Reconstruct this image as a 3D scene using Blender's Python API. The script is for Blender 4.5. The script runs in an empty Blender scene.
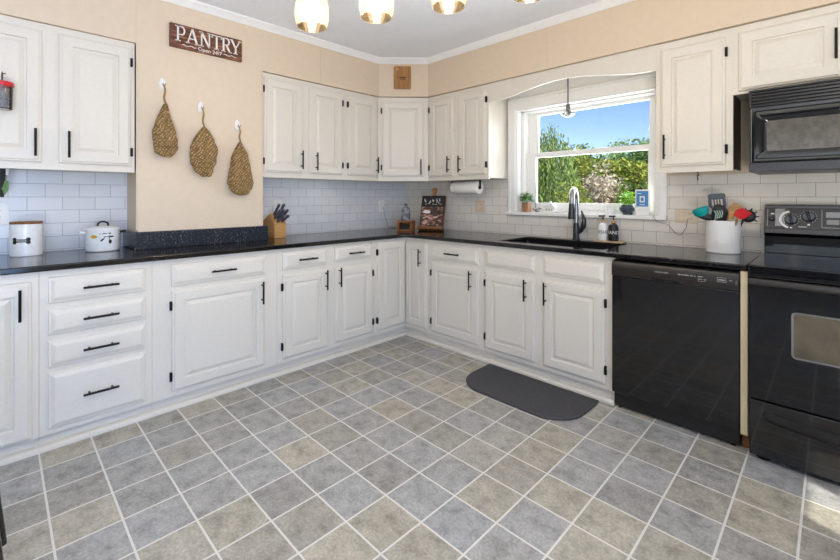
import bpy, bmesh, math, random
from mathutils import Vector, Matrix, noise
random.seed(7)
C = bpy.context.scene.collection
PI = math.pi
rad = math.radians

# ------------------------------------------------------------------ camera model
FPX, CX, HY, YAW, EYE = 417.5, 420.0, 197.0, rad(44.7), 1.24
RV = Vector((math.cos(YAW), math.sin(YAW), 0)); VV = Vector((-math.sin(YAW), math.cos(YAW), 0))
EY = Vector((0, 0, EYE))
def ray(px, py): return VV + RV*((px-CX)/FPX) + Vector((0, 0, (HY-py)/FPX))
def onx(px, py, x): d = ray(px, py); return EY + d*(x/d.x)
def ony(px, py, y): d = ray(px, py); return EY + d*(y/d.y)
def onz(px, py, z): d = ray(px, py); return EY + d*((z-EYE)/d.z)
def ond(px, py, t): return EY + ray(px, py)*t

# planes of the room (metres)
XW, YW = -3.385, 3.2            # tiled wall faces
XF, YF = -2.728, 2.578          # base cabinet face frames
XU, YU = -3.09, 2.905           # wall cabinet face frames
XS, YS = -3.075, 2.885          # soffit faces
ZC, ZT = 0.912, 2.555           # counter top, ceiling

# ------------------------------------------------------------------ materials
def lin(c):
    out = []
    for v in c[:3]:
        v = v/255.0
        out.append(v/12.92 if v <= 0.04045 else ((v+0.055)/1.055)**2.4)
    return (*out, 1.0)
class N:
    def __init__(s, name):
        s.m = bpy.data.materials.new(name); s.m.use_nodes = True
        s.t = s.m.node_tree; s.b = s.t.nodes['Principled BSDF']; s.out = s.t.nodes['Material Output']
    def n(s, typ, **kw):
        nd = s.t.nodes.new(typ)
        for k, v in kw.items():
            if hasattr(nd, k): setattr(nd, k, v)
            else: nd.inputs[k].default_value = v
        return nd
    def l(s, a, b): s.t.links.new(a, b)
    def math(s, op, a, b=None):
        nd = s.t.nodes.new('ShaderNodeMath'); nd.operation = op
        for i, v in enumerate((a, b)):
            if v is None: continue
            if isinstance(v, (int, float)): nd.inputs[i].default_value = v
            else: s.l(v, nd.inputs[i])
        return nd.outputs[0]
    def mix(s, f, a, b, mode='MIX'):
        nd = s.t.nodes.new('ShaderNodeMix'); nd.data_type = 'RGBA'; nd.blend_type = mode
        for i, v in ((0, f), (6, a), (7, b)):
            if isinstance(v, (int, float)): nd.inputs[i].default_value = v
            elif isinstance(v, tuple): nd.inputs[i].default_value = v
            else: s.l(v, nd.inputs[i])
        return nd.outputs[2]
    def ramp(s, f, stops):
        nd = s.t.nodes.new('ShaderNodeValToRGB'); cr = nd.color_ramp
        while len(cr.elements) < len(stops): cr.elements.new(0.5)
        for e, (p, c) in zip(cr.elements, stops): e.position = p; e.color = c
        if f is not None: s.l(f, nd.inputs[0])
        return nd.outputs[0]
    def bump(s, h, strength=0.3, dist=0.002):
        nd = s.t.nodes.new('ShaderNodeBump'); nd.inputs['Strength'].default_value = strength
        nd.inputs['Distance'].default_value = dist; s.l(h, nd.inputs['Height']); s.l(nd.outputs[0], s.b.inputs['Normal'])
    def set(s, **kw):
        for k, v in kw.items(): s.b.inputs[k.replace('_', ' ')].default_value = v
        return s
def mat(name, rgb, rough=0.5, metal=0.0, var=0.04, scale=30.0, bump=0.0, **kw):
    s = N(name); c = lin(rgb)
    co = s.n('ShaderNodeTexCoord')
    nz = s.n('ShaderNodeTexNoise'); nz.inputs['Scale'].default_value = scale; nz.inputs['Detail'].default_value = 3
    s.l(co.outputs['Object'], nz.inputs['Vector'])
    lo = tuple(max(0, x*(1-var)) for x in c[:3])+(1,); hi = tuple(min(1, x*(1+var)) for x in c[:3])+(1,)
    s.l(s.ramp(nz.outputs['Fac'], [(0.35, lo), (0.65, hi)]), s.b.inputs['Base Color'])
    s.set(Roughness=rough, Metallic=metal, **kw)
    if bump: s.bump(nz.outputs['Fac'], bump, 0.001)
    return s.m
def wood(name, c1, c2, rough=0.5, scale=8.0, axis='Z', stretch=12.0, **kw):
    s = N(name); co = s.n('ShaderNodeTexCoord'); mp = s.n('ShaderNodeMapping')
    sc = {'X': (1, stretch, stretch), 'Y': (stretch, 1, stretch), 'Z': (stretch, stretch, 1)}[axis]
    mp.inputs['Scale'].default_value = sc
    s.l(co.outputs['Object'], mp.inputs['Vector'])
    nz = s.n('ShaderNodeTexNoise'); nz.inputs['Scale'].default_value = scale; nz.inputs['Detail'].default_value = 6
    s.l(mp.outputs[0], nz.inputs['Vector'])
    s.l(s.ramp(nz.outputs['Fac'], [(0.3, lin(c1)), (0.7, lin(c2))]), s.b.inputs['Base Color'])
    s.set(Roughness=rough, **kw); s.bump(nz.outputs['Fac'], 0.15, 0.001)
    return s.m
M = {}
M['cab'] = mat('cabinet_paint', (224, 217, 204), 0.33, var=0.015, scale=60, bump=0.02)
M['wallp'] = mat('beige_wall_paint', (222, 203, 178), 0.6, var=0.015, scale=25, bump=0.05)
M['rear_wall'] = mat('taupe_wall_paint', (128, 124, 120), 0.7, var=0.01)
M['far_wall'] = mat('pale_wall_paint', (226, 224, 220), 0.7, var=0.01)
M['white'] = mat('white_trim_paint', (246, 245, 242), 0.4, var=0.01)
M['ceil'] = mat('ceiling_paint', (243, 247, 253), 0.7, var=0.01)
M['pull'] = mat('black_metal', (26, 24, 24), 0.35, 0.6)
M['black_gloss'] = mat('black_enamel', (7, 7, 9), 0.06, var=0.02, Specular_IOR_Level=0.7)
M['black_glass'] = mat('black_glass', (5, 5, 7), 0.04, var=0.02)
M['black_satin'] = mat('black_plastic', (22, 21, 22), 0.35)
M['console'] = mat('console_plastic', (34, 29, 25), 0.3)
M['grey_metal'] = mat('grey_trim', (120, 120, 120), 0.3, 0.7)
M['white_ceramic'] = mat('white_ceramic', (240, 240, 238), 0.15)
M['white_plastic'] = mat('white_plastic', (238, 236, 230), 0.35)
M['cream_plastic'] = mat('ivory_plate', (222, 205, 182), 0.4)
M['text_white'] = mat('white_lettering', (235, 232, 225), 0.5)
M['text_black'] = mat('black_lettering', (20, 20, 22), 0.5)
M['text_grey'] = mat('grey_lettering', (150, 148, 145), 0.5)
M['block_wood'] = wood('light_block_wood', (190, 138, 80), (214, 166, 106), 0.4, axis='X')
M['dark_wood'] = wood('dark_stained_wood', (70, 38, 22), (120, 72, 44), 0.55, axis='Y', scale=6)
M['brown_wood'] = wood('brown_wood', (110, 66, 32), (156, 100, 54), 0.5, axis='X')
M['bamboo'] = wood('board_wood', (140, 96, 48), (178, 130, 72), 0.5, axis='Z', scale=5)
M['slat_wood'] = wood('unpainted_wood', (196, 168, 128), (214, 188, 150), 0.6, axis='Z')
M['filler'] = wood('filler_wood', (214, 196, 160), (226, 210, 178), 0.5, axis='Z')
M['side_shade'] = wood('shaded_side_panel', (66, 50, 36), (90, 70, 50), 0.55, axis='Z')  # dark brown stands in for shade on the cabinet's right side
M['pot_wood'] = wood('planter_wood', (150, 104, 74), (180, 134, 98), 0.6, axis='Z')
M['mat'] = mat('charcoal_foam', (66, 65, 68), 0.75, var=0.12, scale=60, bump=0.25)
M['red'] = mat('red_plastic', (206, 20, 30), 0.35)
M['teal'] = mat('teal_silicone', (20, 170, 165), 0.4)
M['knife'] = mat('grey_knife_handle', (84, 90, 102), 0.4)
M['navy'] = mat('slate_nylon', (62, 72, 84), 0.45)
M['chrome'] = mat('chrome', (200, 202, 205), 0.18, 1.0)
M['steel'] = mat('gunmetal_steel', (70, 72, 76), 0.28, 0.9)
M['steel_light'] = mat('brushed_steel', (160, 162, 165), 0.3, 0.9)
M['paper'] = mat('paper_towel', (240, 236, 228), 0.9, scale=120, bump=0.1)
M['leaf'] = mat('plant_leaf', (96, 140, 80), 0.5, var=0.3, scale=80)
M['leaf_light'] = mat('bright_plant_leaf', (150, 200, 70), 0.5, var=0.3, scale=80)
M['soil'] = mat('soil', (50, 40, 32), 0.9)
M['blue'] = mat('blue_print', (60, 130, 190), 0.5)
M['gold'] = mat('yellow_glaze', (206, 160, 40), 0.4)
M['rope'] = mat('jute_rope', (150, 118, 76), 0.9, var=0.3, scale=200)
M['slate_pot'] = mat('slate_pot_glaze', (62, 76, 92), 0.35)
M['grey_glass'] = mat('grey_bottle_glass', (120, 122, 126), 0.2, var=0.6, scale=28)
M['sink'] = mat('black_sink_composite', (16, 16, 18), 0.3, bump=0.03)
M['cork'] = mat('tan_cap', (196, 150, 96), 0.5)
M['key'] = mat('dark_bronze', (50, 46, 44), 0.4, 0.6)

def m_floor():
    s = N('vinyl_tile_floor'); co = s.n('ShaderNodeTexCoord'); sp = s.n('ShaderNodeSeparateXYZ')
    s.l(co.outputs['Object'], sp.inputs[0])
    u = s.math('DIVIDE', s.math('ADD', sp.outputs[0], 2.7645+0.20596*20), 0.20596)
    v = s.math('DIVIDE', s.math('ADD', sp.outputs[1], -0.1385+0.19916*30), 0.19916)
    cu, cv = s.math('FLOOR', u), s.math('FLOOR', v)
    fu, fv = s.math('FRACT', u), s.math('FRACT', v)
    cb = s.n('ShaderNodeCombineXYZ'); s.l(cu, cb.inputs[0]); s.l(cv, cb.inputs[1])
    wn = s.n('ShaderNodeTexWhiteNoise'); wn.noise_dimensions = '3D'; s.l(cb.outputs[0], wn.inputs['Vector'])
    base = s.ramp(wn.outputs['Value'], [(0.0, lin((160, 158, 153))), (0.3, lin((172, 172, 171))), (0.5, lin((164, 161, 154))),
                                        (0.72, lin((172, 167, 155))), (0.88, lin((184, 178, 162))), (1.0, lin((168, 169, 170)))])
    off = s.n('ShaderNodeVectorMath'); off.operation = 'MULTIPLY_ADD'
    s.l(cb.outputs[0], off.inputs[0]); off.inputs[1].default_value = (3.7, 5.3, 0); s.l(co.outputs['Object'], off.inputs[2])
    n1 = s.n('ShaderNodeTexNoise'); n1.inputs['Scale'].default_value = 14; n1.inputs['Detail'].default_value = 8; n1.inputs['Roughness'].default_value = 0.65
    s.l(off.outputs[0], n1.inputs['Vector'])
    n2 = s.n('ShaderNodeTexNoise'); n2.inputs['Scale'].default_value = 90; n2.inputs['Detail'].default_value = 4
    s.l(co.outputs['Object'], n2.inputs['Vector'])
    d1 = s.ramp(n1.outputs['Fac'], [(0.28, (0.56, 0.545, 0.52, 1)), (0.5, (0.95, 0.94, 0.92, 1)), (0.74, (1.24, 1.23, 1.2, 1))])
    d2 = s.ramp(n2.outputs['Fac'], [(0.3, (0.78, 0.78, 0.78, 1)), (0.7, (1.15, 1.15, 1.15, 1))])
    col = s.mix(1.0, s.mix(1.0, base, d1, 'MULTIPLY'), d2, 'MULTIPLY')
    du = s.math('MINIMUM', fu, s.math('SUBTRACT', 1.0, fu)); dv = s.math('MINIMUM', fv, s.math('SUBTRACT', 1.0, fv))
    g = s.math('LESS_THAN', s.math('MINIMUM', du, dv), 0.019)
    s.l(s.mix(g, col, lin((222, 219, 212))), s.b.inputs['Base Color'])
    s.set(Roughness=0.42)
    h = s.math('ADD', s.math('MULTIPLY', n1.outputs['Fac'], 0.5), s.math('MULTIPLY', g, -0.6))
    s.bump(h, 0.25, 0.002)
    return s.m
M['floor'] = m_floor()
def m_tile(name, axis, ox, oz, c1, c2, grout):
    s = N(name); co = s.n('ShaderNodeTexCoord'); sp = s.n('ShaderNodeSeparateXYZ'); s.l(co.outputs['Object'], sp.inputs[0])
    cb = s.n('ShaderNodeCombineXYZ')
    s.l(s.math('ADD', sp.outputs[0 if axis == 'x' else 1], -ox+16.0), cb.inputs[0])
    s.l(s.math('ADD', sp.outputs[2], -oz+1.6), cb.inputs[1])
    bt = s.n('ShaderNodeTexBrick'); bt.offset = 0.5; bt.squash = 1.0
    bt.inputs['Scale'].default_value = 1.0; bt.inputs['Brick Width'].default_value = 0.16; bt.inputs['Row Height'].default_value = 0.08
    bt.inputs['Mortar Size'].default_value = 0.0014; bt.inputs['Mortar Smooth'].default_value = 0.1; bt.inputs['Bias'].default_value = 0
    bt.inputs['Color1'].default_value = lin(c1); bt.inputs['Color2'].default_value = lin(c2); bt.inputs['Mortar'].default_value = lin(grout)
    s.l(cb.outputs[0], bt.inputs['Vector']); s.l(bt.outputs['Color'], s.b.inputs['Base Color'])
    s.set(Roughness=0.22)
    s.bump(s.math('SUBTRACT', 1.0, bt.outputs['Fac']), 0.4, 0.001)
    return s.m
M['tile_l'] = m_tile('white_subway_tile_left', 'y', 0.12, 1.24, (226, 226, 226), (220, 221, 222), (168, 166, 164))
M['tile_r_warmlit'] = m_tile('subway_tile_right_warm_lit', 'x', -0.5488+0.08, 1.24, (236, 230, 221), (230, 224, 214), (172, 164, 154))  # same white tiles as the left wall, warm light mixed into the colour
def m_granite(name, dark, speck, amount, rough):
    s = N(name); co = s.n('ShaderNodeTexCoord')
    v = s.n('ShaderNodeTexNoise'); v.inputs['Scale'].default_value = 95; v.inputs['Detail'].default_value = 5; v.inputs['Roughness'].default_value = 0.7
    s.l(co.outputs['Object'], v.inputs['Vector'])
    w = s.n('ShaderNodeTexNoise'); w.inputs['Scale'].default_value = 9; w.inputs['Detail'].default_value = 4
    s.l(co.outputs['Object'], w.inputs['Vector'])
    f = s.math('MULTIPLY', s.ramp(v.outputs['Fac'], [(0.55, (0, 0, 0, 1)), (0.68, (1, 1, 1, 1))]), s.ramp(w.outputs['Fac'], [(0.4, (amount*0.15,)*3+(1,)), (0.7, (amount,)*3+(1,))]))
    s.l(s.mix(f, lin(dark), lin(speck)), s.b.inputs['Base Color']); s.set(Roughness=rough)
    return s.m
M['granite'] = m_granite('black_granite', (14, 13, 14), (92, 84, 78), 0.5, 0.1)
M['splash'] = m_granite('speckled_granite', (34, 40, 50), (160, 168, 180), 0.9, 0.16)
def m_weave():
    s = N('woven_seagrass'); co = s.n('ShaderNodeTexCoord')
    mp = s.n('ShaderNodeMapping'); mp.inputs['Rotation'].default_value = (rad(35), 0, 0); s.l(co.outputs['Object'], mp.inputs['Vector'])
    a = s.n('ShaderNodeTexWave'); a.wave_type = 'BANDS'; a.bands_direction = 'Z'; a.inputs['Scale'].default_value = 22; a.inputs['Distortion'].default_value = 6.0; a.inputs['Detail Scale'].default_value = 3
    b = s.n('ShaderNodeTexWave'); b.wave_type = 'BANDS'; b.bands_direction = 'Y'; b.inputs['Scale'].default_value = 19; b.inputs['Distortion'].default_value = 6.0
    s.l(mp.outputs[0], a.inputs['Vector']); s.l(mp.outputs[0], b.inputs['Vector'])
    nz = s.n('ShaderNodeTexNoise'); nz.inputs['Scale'].default_value = 45; nz.inputs['Detail'].default_value = 4; s.l(co.outputs['Object'], nz.inputs['Vector'])
    h = s.math('MULTIPLY', s.math('ADD', s.math('MULTIPLY', a.outputs['Fac'], b.outputs['Fac']), 0.35), s.math('MULTIPLY', nz.outputs['Fac'], 1.5))
    s.l(s.ramp(h, [(0.0, lin((84, 62, 34))), (0.4, lin((134, 106, 64))), (0.85, lin((192, 160, 110)))]), s.b.inputs['Base Color'])
    s.set(Roughness=0.85); s.bump(h, 0.8, 0.004)
    return s.m
M['weave'] = m_weave()
def m_emboss():
    s = N('embossed_white_ceramic'); co = s.n('ShaderNodeTexCoord'); sp = s.n('ShaderNodeSeparateXYZ'); s.l(co.outputs['Object'], sp.inputs[0])
    an = s.math('ARCTAN2', sp.outputs[1], sp.outputs[0])
    h = s.math('MULTIPLY', s.math('SINE', s.math('ADD', s.math('MULTIPLY', an, 38), s.math('MULTIPLY', sp.outputs[2], 330))), s.math('SINE', s.math('SUBTRACT', s.math('MULTIPLY', an, 38), s.math('MULTIPLY', sp.outputs[2], 330))))
    s.b.inputs['Base Color'].default_value = lin((240, 239, 236)); s.set(Roughness=0.2); s.bump(h, 0.5, 0.002)
    return s.m
M['emboss'] = m_emboss()
def m_plank():
    s = N('sign_planks'); co = s.n('ShaderNodeTexCoord'); mp = s.n('ShaderNodeMapping'); mp.inputs['Scale'].default_value = (4, 3, 60)
    s.l(co.outputs['Object'], mp.inputs['Vector']); nz = s.n('ShaderNodeTexNoise'); nz.inputs['Scale'].default_value = 2.0; nz.inputs['Detail'].default_value = 5
    s.l(mp.outputs[0], nz.inputs['Vector'])
    s.l(s.ramp(nz.outputs['Fac'], [(0.3, lin((66, 36, 24))), (0.52, lin((104, 60, 40))), (0.68, lin((168, 114, 86)))]), s.b.inputs['Base Color']); s.set(Roughness=0.6)
    return s.m
M['plank'] = m_plank()
def m_cover():
    s = N('cookbook_cover_print'); co = s.n('ShaderNodeTexCoord'); mp = s.n('ShaderNodeMapping'); mp.inputs['Scale'].default_value = (1, 1, 2.0)
    s.l(co.outputs['Object'], mp.inputs['Vector'])
    a = s.n('ShaderNodeTexNoise'); a.inputs['Scale'].default_value = 26; a.inputs['Detail'].default_value = 5; s.l(mp.outputs[0], a.inputs['Vector'])
    s.l(s.ramp(a.outputs['Fac'], [(0.36, lin((30, 24, 26))), (0.47, lin((78, 48, 40))), (0.56, lin((158, 108, 88))), (0.66, lin((216, 190, 176)))]), s.b.inputs['Base Color'])
    s.set(Roughness=0.4)
    return s.m
M['cover'] = m_cover()
def thin_glass(name, tint, gloss=0.05, rough=0.02, weight=None):
    s = N(name); s.t.nodes.remove(s.b)
    tr = s.n('ShaderNodeBsdfTransparent'); tr.inputs[0].default_value = tint
    gl = s.n('ShaderNodeBsdfGlossy'); gl.inputs['Roughness'].default_value = rough
    fr = s.n('ShaderNodeFresnel'); fr.inputs['IOR'].default_value = 1.45
    mx = s.n('ShaderNodeMixShader')
    s.l(s.math('MULTIPLY', fr.outputs[0], gloss*20), mx.inputs[0]); s.l(tr.outputs[0], mx.inputs[1]); s.l(gl.outputs[0], mx.inputs[2])
    s.l(mx.outputs[0], s.out.inputs['Surface'])
    return s.m
M['glass'] = thin_glass('window_glass', (0.97, 0.98, 0.98, 1), 0.03)
M['jar_glass'] = thin_glass('clear_jar_glass', (0.8, 0.82, 0.84, 1), 0.05)
def seeded():
    s = N('seeded_amber_glass'); s.t.nodes.remove(s.b); co = s.n('ShaderNodeTexCoord')
    nz = s.n('ShaderNodeTexNoise'); nz.inputs['Scale'].default_value = 60; nz.inputs['Detail'].default_value = 3; s.l(co.outputs['Object'], nz.inputs['Vector'])
    tr = s.n('ShaderNodeBsdfTransparent'); s.l(s.ramp(nz.outputs['Fac'], [(0.35, (0.84, 0.70, 0.48, 1)), (0.6, (1.0, 0.95, 0.86, 1))]), tr.inputs[0])
    tl = s.n('ShaderNodeBsdfTranslucent'); tl.inputs[0].default_value = (0.96, 0.84, 0.64, 1)
    gl = s.n('ShaderNodeBsdfGlossy'); gl.inputs['Roughness'].default_value = 0.08
    m1 = s.n('ShaderNodeMixShader'); m1.inputs[0].default_value = 0.2; s.l(tr.outputs[0], m1.inputs[1]); s.l(tl.outputs[0], m1.inputs[2])
    lw = s.n('ShaderNodeFresnel'); m2 = s.n('ShaderNodeMixShader'); s.l(lw.outputs[0], m2.inputs[0]); s.l(m1.outputs[0], m2.inputs[1]); s.l(gl.outputs[0], m2.inputs[2])
    s.l(m2.outputs[0], s.out.inputs['Surface'])
    return s.m
M['seeded'] = seeded()
def emit(name, col, st):
    s = N(name); s.t.nodes.remove(s.b); e = s.n('ShaderNodeEmission'); e.inputs[0].default_value = col; e.inputs[1].default_value = st
    s.l(e.outputs[0], s.out.inputs['Surface']); return s.m
M['bulb'] = emit('lit_bulb', (1, 0.88, 0.70, 1), 30)
def foliage(name, c1, c2, c3):
    s = N(name); g = s.n('ShaderNodeNewGeometry')
    col = s.ramp(g.outputs['Random Per Island'], [(0.0, lin(c1)), (0.5, lin(c2)), (1.0, lin(c3))])
    s.l(col, s.b.inputs['Base Color']); s.set(Roughness=0.6)
    tl = s.n('ShaderNodeBsdfTranslucent'); s.l(col, tl.inputs[0])
    mx = s.n('ShaderNodeMixShader'); mx.inputs[0].default_value = 0.35
    s.l(s.b.outputs[0], mx.inputs[1]); s.l(tl.outputs[0], mx.inputs[2]); s.l(mx.outputs[0], s.out.inputs['Surface'])
    return s.m
M['fol_willow'] = foliage('willow_leaves', (78, 104, 50), (124, 150, 76), (166, 186, 108))
M['fol_yellow'] = foliage('yellow_green_leaves', (92, 112, 40), (150, 160, 58), (196, 198, 96))
M['fol_mid'] = foliage('green_leaves', (56, 84, 36), (96, 124, 50), (144, 162, 78))
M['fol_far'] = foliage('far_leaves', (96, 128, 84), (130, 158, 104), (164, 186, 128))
M['fol_flower'] = foliage('blossom', (178, 164, 140), (212, 196, 176), (230, 218, 204))
M['bark'] = mat('bark', (128, 106, 82), 0.9, var=0.25, scale=12)
M['lawn'] = mat('lawn_grass', (118, 146, 62), 0.9, var=0.25, scale=2)

# ------------------------------------------------------------------ mesh builder
def Rz(a): return Matrix.Rotation(a, 4, 'Z')
def T(x, y, z): return Matrix.Translation((x, y, z))
class MB:
    def __init__(s, Mx=None): s.v = []; s.f = []; s.mi = []; s.M = Mx or Matrix()
    def add(s, vs, fs, mi=0):
        b = len(s.v); s.v += [s.M @ Vector(v) for v in vs]
        for f in fs: s.f.append([b+i for i in f]); s.mi.append(mi)
        return s
    def box(s, x0, x1, y0, y1, z0, z1, mi=0):
        return s.add([(x0, y0, z0), (x1, y0, z0), (x1, y1, z0), (x0, y1, z0), (x0, y0, z1), (x1, y0, z1), (x1, y1, z1), (x0, y1, z1)],
                     [(0, 3, 2, 1), (4, 5, 6, 7), (0, 1, 5, 4), (1, 2, 6, 5), (2, 3, 7, 6), (3, 0, 4, 7)], mi)
    def prism(s, poly, a, b, axis='z', mi=0):
        n = len(poly)
        def p(q, h): return {'z': (q[0], q[1], h), 'y': (q[0], h, q[1]), 'x': (h, q[0], q[1])}[axis]
        vs = [p(q, a) for q in poly]+[p(q, b) for q in poly]
        fs = [tuple(range(n))[::-1], tuple(range(n, 2*n))]+[(i, (i+1) % n, n+(i+1) % n, n+i) for i in range(n)]
        return s.add(vs, fs, mi)
    def panel(s, x0, x1, z0, z1, rings, mi=0):
        """raised panel facing -y: rings = [(inset, height)], back face at y=0"""
        vs = []; fs = []
        for ins, h in rings:
            vs += [(x0+ins, -h, z0+ins), (x1-ins, -h, z0+ins), (x1-ins, -h, z1-ins), (x0+ins, -h, z1-ins)]
        for k in range(len(rings)-1):
            for i in range(4):
                j = (i+1) % 4; fs.append((4*k+i, 4*k+j, 4*k+4+j, 4*k+4+i))
        e = 4*(len(rings)-1); fs.append((e, e+1, e+2, e+3)); fs.append((3, 2, 1, 0))
        return s.add(vs, fs, mi)
    def tube(s, pts, r, n=10, mi=0, cap=True):
        pts = [Vector(p) for p in pts]; rs = r if isinstance(r, (list, tuple)) else [r]*len(pts)
        vs = []; fs = []; up = None
        for i, p in enumerate(pts):
            d = (pts[min(i+1, len(pts)-1)]-pts[max(i-1, 0)]).normalized()
            if up is None: up = Vector((0, 0, 1)) if abs(d.z) < 0.9 else Vector((1, 0, 0))
            a = d.cross(up).normalized(); b = a.cross(d).normalized(); up = b
            for k in range(n):
                t = 2*PI*k/n; vs.append(p+(a*math.cos(t)+b*math.sin(t))*rs[i])
        for i in range(len(pts)-1):
            for k in range(n):
                j = (k+1) % n; fs.append((i*n+k, i*n+j, i*n+n+j, i*n+n+k))
        if cap: fs.append(tuple(range(n))[::-1]); fs.append(tuple(range(len(vs)-n, len(vs))))
        return s.add(vs, fs, mi)
    def lathe(s, prof, cx=0, cy=0, n=28, mi=0, sx=1, sy=1, close=False):
        vs = []; fs = []; m = len(prof)
        for k in range(n):
            t = 2*PI*k/n
            for r, z in prof: vs.append((cx+r*math.cos(t)*sx, cy+r*math.sin(t)*sy, z))
        for k in range(n):
            j = (k+1) % n
            for i in range(m-1): fs.append((k*m+i, j*m+i, j*m+i+1, k*m+i+1))
        if prof[0][0] > 1e-6 and not close: fs.append(tuple(k*m for k in range(n))[::-1])
        if prof[-1][0] > 1e-6 and not close: fs.append(tuple(k*m+m-1 for k in range(n)))
        if close:
            for k in range(n):
                j = (k+1) % n; fs.append((k*m+m-1, j*m+m-1, j*m, k*m))
        return s.add(vs, fs, mi)
    def ball(s, c, r, n=14, mi=0):
        rx, ry, rz = r if isinstance(r, (tuple, list)) else (r, r, r)
        prof = [(math.sin(PI*i/8), -math.cos(PI*i/8)) for i in range(9)]
        vs = []; fs = []
        for k in range(n):
            t = 2*PI*k/n
            for a, z in prof: vs.append((c[0]+a*math.cos(t)*rx, c[1]+a*math.sin(t)*ry, c[2]+z*rz))
        for k in range(n):
            j = (k+1) % n
            for i in range(8): fs.append((k*9+i, j*9+i, j*9+i+1, k*9+i+1))
        return s.add(vs, fs, mi)
    def mesh(s, me, mi=0):
        return s.add([v.co.copy() for v in me.vertices], [tuple(p.vertices) for p in me.polygons], mi)
    def build(s, name, mats, parent=None, bevel=0, smooth=35, seg=2, weld=1e-5):
        me = bpy.data.meshes.new(name)
        me.from_pydata([tuple(v) for v in s.v], [], s.f)
        for m in (mats if isinstance(mats, (list, tuple)) else [mats]): me.materials.append(m)
        me.polygons.foreach_set('material_index', s.mi)
        bm = bmesh.new(); bm.from_mesh(me)
        if weld: bmesh.ops.remove_doubles(bm, verts=bm.verts, dist=weld)
        bmesh.ops.recalc_face_normals(bm, faces=bm.faces); bm.to_mesh(me); bm.free()
        if smooth:
            me.polygons.foreach_set('use_smooth', [True]*len(me.polygons)); me.set_sharp_from_angle(angle=rad(smooth))
        o = bpy.data.objects.new(name, me); C.objects.link(o)
        if parent: o.parent = parent
        if bevel:
            bv = o.modifiers.new('edge', 'BEVEL'); bv.width = bevel; bv.segments = seg; bv.limit_method = 'ANGLE'; bv.angle_limit = rad(40)
        return o
def tag(o, label, cat, group=None, kind=None):
    o['label'] = label; o['category'] = cat
    if group: o['group'] = group
    if kind: o['kind'] = kind
    return o
def thing(name, label, cat, loc=(0, 0, 0), rz=0, group=None):
    o = bpy.data.objects.new(name, None); C.objects.link(o); o.location = loc; o.rotation_euler = (0, 0, rz); o.empty_display_size = 0.05
    return tag(o, label, cat, group)
def struct(o):
    o['kind'] = 'structure'; return o
def copy_tree(o, parent=None):
    c = o.copy(); C.objects.link(c)
    if parent: c.parent = parent
    for ch in list(o.children): copy_tree(ch, c)
    return c
def text_mesh(txt, size, depth=0.0006, align='CENTER'):
    cu = bpy.data.curves.new('lettering', 'FONT'); cu.body = txt; cu.size = size; cu.extrude = depth; cu.align_x = align; cu.resolution_u = 3
    ob = bpy.data.objects.new('lettering', cu); C.objects.link(ob); bpy.context.view_layer.update()
    me = bpy.data.meshes.new_from_object(ob.evaluated_get(bpy.context.evaluated_depsgraph_get()))
    bpy.data.objects.remove(ob); bpy.data.curves.remove(cu)
    return me
UPR = Matrix.Rotation(rad(90), 4, 'X')      # text lying in xy -> standing in xz, facing -y

# ------------------------------------------------------------------ room shell
struct(MB().box(-3.6, 2.7, -2.75, 3.45, -0.12, 0).build('floor', M['floor'], smooth=0))
struct(MB().box(-3.6, 2.75, -2.75, 3.45, ZT, ZT+0.1).build('ceiling', M['ceil'], smooth=0))
struct(MB().box(XW-0.2, XW-0.006, -2.75, 3.45, 0, ZT).build('wall_left', M['wallp'], smooth=0))
WX0, WX1, WZ0, WZ1 = -1.972, -0.866, 1.10, 2.0
b = MB(); y0, y1 = YW+0.006, YW+0.22
b.box(XW-0.006, WX0, y0, y1, 0, ZT).box(WX1, 2.7, y0, y1, 0, ZT).box(WX0, WX1, y0, y1, 0, WZ0-0.03).box(WX0, WX1, y0, y1, WZ1, ZT)
struct(b.build('wall_back', M['wallp'], smooth=0))
# unseen walls behind the photographer, with glazed openings that let the daylight in
b = MB(); x0, x1 = 2.6, 2.75
b.box(x0, x1, -2.75, -1.9, 0, ZT).box(x0, x1, 0.3, 1.17, 0, ZT).box(x0, x1, 1.53, 3.45, 0, ZT)
b.box(x0, x1, -1.9, 0.3, 2.08, ZT).box(x0, x1, 1.17, 1.53, 2.15, ZT).box(x0, x1, 1.17, 1.53, 0, 0.2)
struct(b.build('wall_right', M['far_wall'], smooth=0))
b = MB()
b.box(-3.6, -1.3, -2.75, -2.6, 0, ZT).box(1.3, 2.6, -2.75, -2.6, 0, ZT).box(-1.3, 1.3, -2.75, -2.6, 0, 0.85).box(-1.3, 1.3, -2.75, -2.6, 2.1, ZT)
struct(b.build('wall_front', M['rear_wall'], smooth=0))
def simple_window(name, Mx, w, z0, z1, mull=1):
    o = struct(MB(Mx).box(0, w, 0.04, 0.06, z0, z0+0.06).box(0, w, 0.04, 0.06, z1-0.06, z1).build(name, M['white']))
    f = MB(Mx).box(0, 0.03, 0.02, 0.1, z0, z1).box(w-0.03, w, 0.02, 0.1, z0, z1)
    for k in range(1, mull+1): f.box(w*k/(mull+1)-0.04, w*k/(mull+1)+0.04, 0.02, 0.1, z0, z1)
    f.build('frame', M['white'], o)
    MB(Mx).box(0.05, w-0.05, 0.055, 0.058, z0+0.05, z1-0.05).build('pane', M['glass'], o, smooth=0)
simple_window('door_1', T(2.6, 0.3, 0) @ Rz(-PI/2), 2.2, 0.0, 2.08)
simple_window('window_2', T(2.6, 1.53, 0) @ Rz(-PI/2), 0.36, 0.2, 2.15, 0)
simple_window('window_3', T(1.3, -2.6, 0) @ Rz(PI), 2.6, 0.85, 2.1, 2)

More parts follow.
